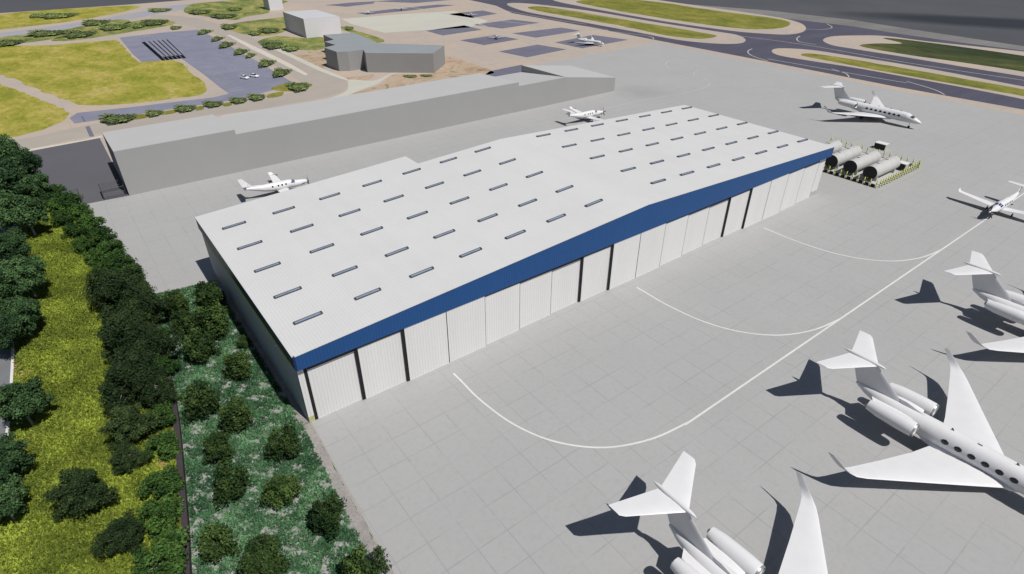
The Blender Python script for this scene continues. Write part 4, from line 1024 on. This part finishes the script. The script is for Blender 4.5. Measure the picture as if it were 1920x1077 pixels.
# fill the upper hedge a second row
trees(PH, [(100+i*19, 392+i*22-(6 if i < 3 else 0), 17, 'smaller green bush in front of the wall hedge, %s from the yard end' % nth[i]) for i in range(8)], 'smaller bushes in front of the wall hedge', 1.35, 1.85)
bedshrubs = [(393, 552, 27, 'shrub in the top corner of the bed against the hangar wall'), (330, 568, 22, 'small shrub just inside the top edge of the bed'), (400, 600, 29, 'shrub beside the hangar shadow, second down from the top'),
    (348, 600, 24, 'shrub left of the upper pair near the boundary wall'), (372, 648, 29, 'shrub in a tight upper clump, lowest of it'), (446, 684, 25, 'upright shrub near the hangar wall, standing alone'), (455, 640, 12, 'tiny shrub beside the hangar shadow'),
    (380, 748, 31, 'round shrub near the boundary wall, level with the first hangar doors'), (440, 778, 30, 'round shrub touching the right side of another, mid bed'),
    (406, 836, 27, 'shrub below the mid bed pair'), (537, 830, 30, 'shrub beside the gravel edge just below the hangar corner'), (432, 902, 33, 'broad shrub in the middle of the lower bed'),
    (530, 915, 30, 'tall upright shrub in the lower bed, second along the gravel side'), (610, 966, 34, 'shrub hard against the gravel strip'), (408, 1016, 32, 'tall shrub near the boundary wall at the bottom'),
    (492, 1048, 40, 'broad shrub at the bottom edge, middle of the bed'), (684, 1070, 38, 'shrub at the bottom edge beside the gravel')]
trees(PB, bedshrubs, 'round shrubs in the planting bed', 1.55, 1.55, 1.15)
pf = leaf_mesh('purple_bush', crown_cents(5, .8, .5, .7, 14), .3, 60, .16, MAT['purple'], 5)
o = bpy.data.objects.new('purple_bush', pf); C.objects.link(o); x, y = at(328, 1016, .8); o.location = (x, y, 0); o.scale = (.8, 1.3, 1)
tag(o, 'small purple flowering bush against the boundary wall near the bottom', 'bush')
# far bushes (low hedges around the car park and scrub)
fb = [(222, 222, 62, 14, 0, 'long low hedge at the left end of the car park road'), (290, 212, 30, 10, 0, 'short low hedge, second along the car park road'), (348, 203, 40, 11, 0, 'low hedge, third along the car park road'),
      (400, 195, 38, 10, 0, 'low hedge, fourth along the car park road'), (448, 188, 34, 10, 0, 'low hedge, fifth along the car park road'), (482, 182, 34, 11, 0, 'low hedge, last along the car park road'),
      (560, 161, 44, 16, 0, 'broad green hedge at the tip between car park and curved road'), (528, 135, 34, 14, .5, 'brownish hedge beside the curved road above its bend'), (500, 118, 30, 12, .5, 'dark hedge on the right edge of the car park'),
      (452, 97, 24, 9, .5, 'dark bush between car park and curved road, middle'), (425, 84, 24, 9, .5, 'dark bush on the car park edge, upper middle'), (408, 73, 18, 7, .5, 'small dark bush near the top of the car park edge'),
      (384, 60, 22, 7, .5, 'small dark bush at the top right corner of the car park'), (470, 104, 16, 8, .5, 'little bush between two larger ones on the car park edge'),
      (512, 84, 42, 12, 0, 'dark spreading bush on the lawn left of the terminal'), (545, 90, 36, 10, 0, 'dark low bush on the lawn near the terminal corner'), (430, 50, 30, 8, 0, 'dark bush beyond the curved road'),
      (505, 57, 40, 8, 0, 'dark bush on the lawn left of the boxy building'), (478, 62, 26, 7, 0, 'low bush on the lawn edge beyond the curved road'), (375, 22, 40, 7, 0, 'dark low thicket at the left of the far lawn'),
      (420, 30, 50, 7, 0, 'dark low thicket in front of the far lawn'), (440, 17, 30, 5, 0, 'dark bush in the middle of the far lawn'), (110, 29, 60, 7, 0, 'dark green thicket in the far strip of gold grass'),
      (72, 29, 26, 5, 0, 'small dark bush at the left end of the far gold strip'), (90, 62, 60, 8, 0, 'long low thicket beside the far service road, left part'), (150, 64, 50, 9, 0, 'low thicket above the field, middle'),
      (180, 42, 44, 8, 0, 'low thicket beside the far service road, right part'), (215, 50, 50, 9, 0, 'low thicket above the car park road'), (290, 42, 46, 8, 0, 'low thicket above the solar canopies'), (262, 48, 24, 7, 0, 'small thicket left of the one above the canopies'),
      (20, 80, 40, 8, 0, 'dark low thicket at the left edge above the field'), (300, 19, 40, 5, 0, 'greyish thicket where the far roads part'), (330, 52, 20, 5, 0, 'little bush at the top edge of the car park'),
      (655, 53, 18, 6, .4, 'small bush beside the boxy building'), (770, 143, 30, 5, 0, 'low scrub at the foot of the terminal, left'), (800, 142, 26, 4, 0, 'low scrub at the foot of the terminal, right')]
for i, (px, py, wpx, hpx, rot, lab) in enumerate(fb):
    x, y = at(px, py+hpx*.25); dd = dist(x, y); wx = wpx*dd/FPX/2/1.9
    hz = min(.8, max(.3, hpx*dd/FPX/3.4))
    cyw = max(.8, hpx*dd/FPX*dd/CAM_Z*.42/1.9)
    place(PF, 0, lab, x, y, (wx, min(cyw, wx*2.2), hz), rot*-1.2-.35*(rot == 0), 'low far bushes around the car park and roads')

# ground cover and long grass: uncountable tufts
def tufts(name, label, poly, n, size, m, seed, up=1.0, holes=.5, cat='ground cover', clus=1.0):
    r = np.random.default_rng(seed)
    P = np.array(poly); lo = P.min(0); hi = P.max(0)
    q = lo+(hi-lo)*r.random((n*3, 2))
    ins = np.zeros(len(q), bool); j = len(P)-1
    for i in range(len(P)):
        c_ = ((P[i, 1] > q[:, 1]) != (P[j, 1] > q[:, 1])) & (q[:, 0] < (P[j, 0]-P[i, 0])*(q[:, 1]-P[i, 1])/(P[j, 1]-P[i, 1]+1e-9)+P[i, 0]); ins ^= c_; j = i
    q = q[ins]
    f = np.sin(q[:, 0]*2.3+2.1*np.sin(q[:, 1]*.95))+np.sin(q[:, 1]*2.1+1.7*np.sin(q[:, 0]*1.3+1))+.9*np.sin(q[:, 0]*5.1+q[:, 1]*3.7)+.9*r.normal(size=len(q))*.5
    q = q[f > -2.2+holes*2.4][:n]; n = len(q)
    B = 3
    p = np.repeat(q, B, 0)+r.normal(size=(n*B, 2))*size*.3*clus; N_ = len(p)
    a = r.random(N_)*6.283; hgt = size*(.5+.8*r.random(N_)); wd = size*.30
    lx = np.cos(a); ly = np.sin(a); tilt = r.normal(size=(N_, 2))*size*.55
    base = np.c_[p, np.full(N_, .03)]
    v = np.stack([base+np.c_[lx*wd, ly*wd, 0*lx], base-np.c_[lx*wd, ly*wd, 0*lx], base+np.c_[tilt[:, 0]-lx*wd*.4, tilt[:, 1]-ly*wd*.4, hgt*up], base+np.c_[tilt[:, 0]+lx*wd*.4, tilt[:, 1]+ly*wd*.4, hgt*up]], 1).reshape(-1, 3)
    me = bpy.data.meshes.new(name); me.vertices.add(4*N_); me.vertices.foreach_set('co', v.ravel())
    me.loops.add(4*N_); me.loops.foreach_set('vertex_index', np.arange(4*N_)); me.polygons.add(N_)
    me.polygons.foreach_set('loop_start', np.arange(N_)*4); me.polygons.foreach_set('loop_total', np.full(N_, 4))
    big = .5+.25*np.sin(q[:, 0]*.5+np.sin(q[:, 1]*.3)*2)+.2*np.sin(q[:, 1]*.42+1.3)
    pt = .22*np.sin(q[:, 0]*.9+2*np.sin(q[:, 1]*.33))*np.sin(q[:, 1]*.6+1.4*np.sin(q[:, 0]*.5))
    tone = np.clip(np.repeat(big*.55+pt+r.random(n)*.5, B)+r.normal(size=N_)*.14, 0, 1)
    at_ = me.attributes.new('tone', 'FLOAT', 'POINT'); at_.data.foreach_set('value', np.repeat(tone, 4))
    me.materials.append(m); me.update()
    o = bpy.data.objects.new(name, me); C.objects.link(o)
    return tag(o, label, cat, None, 'stuff')
bedp = [(1.2, 101), (11.1, 99.3), (11.0, 57.2), (9.7, 33.5), (8.2, 12), (-8, 12)]+[(x+.5, y) for x, y in WALL[::-1] if 12 < y < 101]
tufts('ground_cover', 'low bright green ground cover with stony gaps in the planting bed', bedp, 34000, .26, MAT['leafcover'], 77, 1.0, .62)
slp = [(x+.2, y) for x, y in RE[::-1] if 30 < y < 172]+[(-11, 170)]+[(x-.6, y) for x, y in WALL if 30 < y]
tufts('long_grass', 'rough yellow-green grass covering the slope on the left', slp, 60000, .30, MAT['leafgrass'], 78, .8, .1, 'grass')
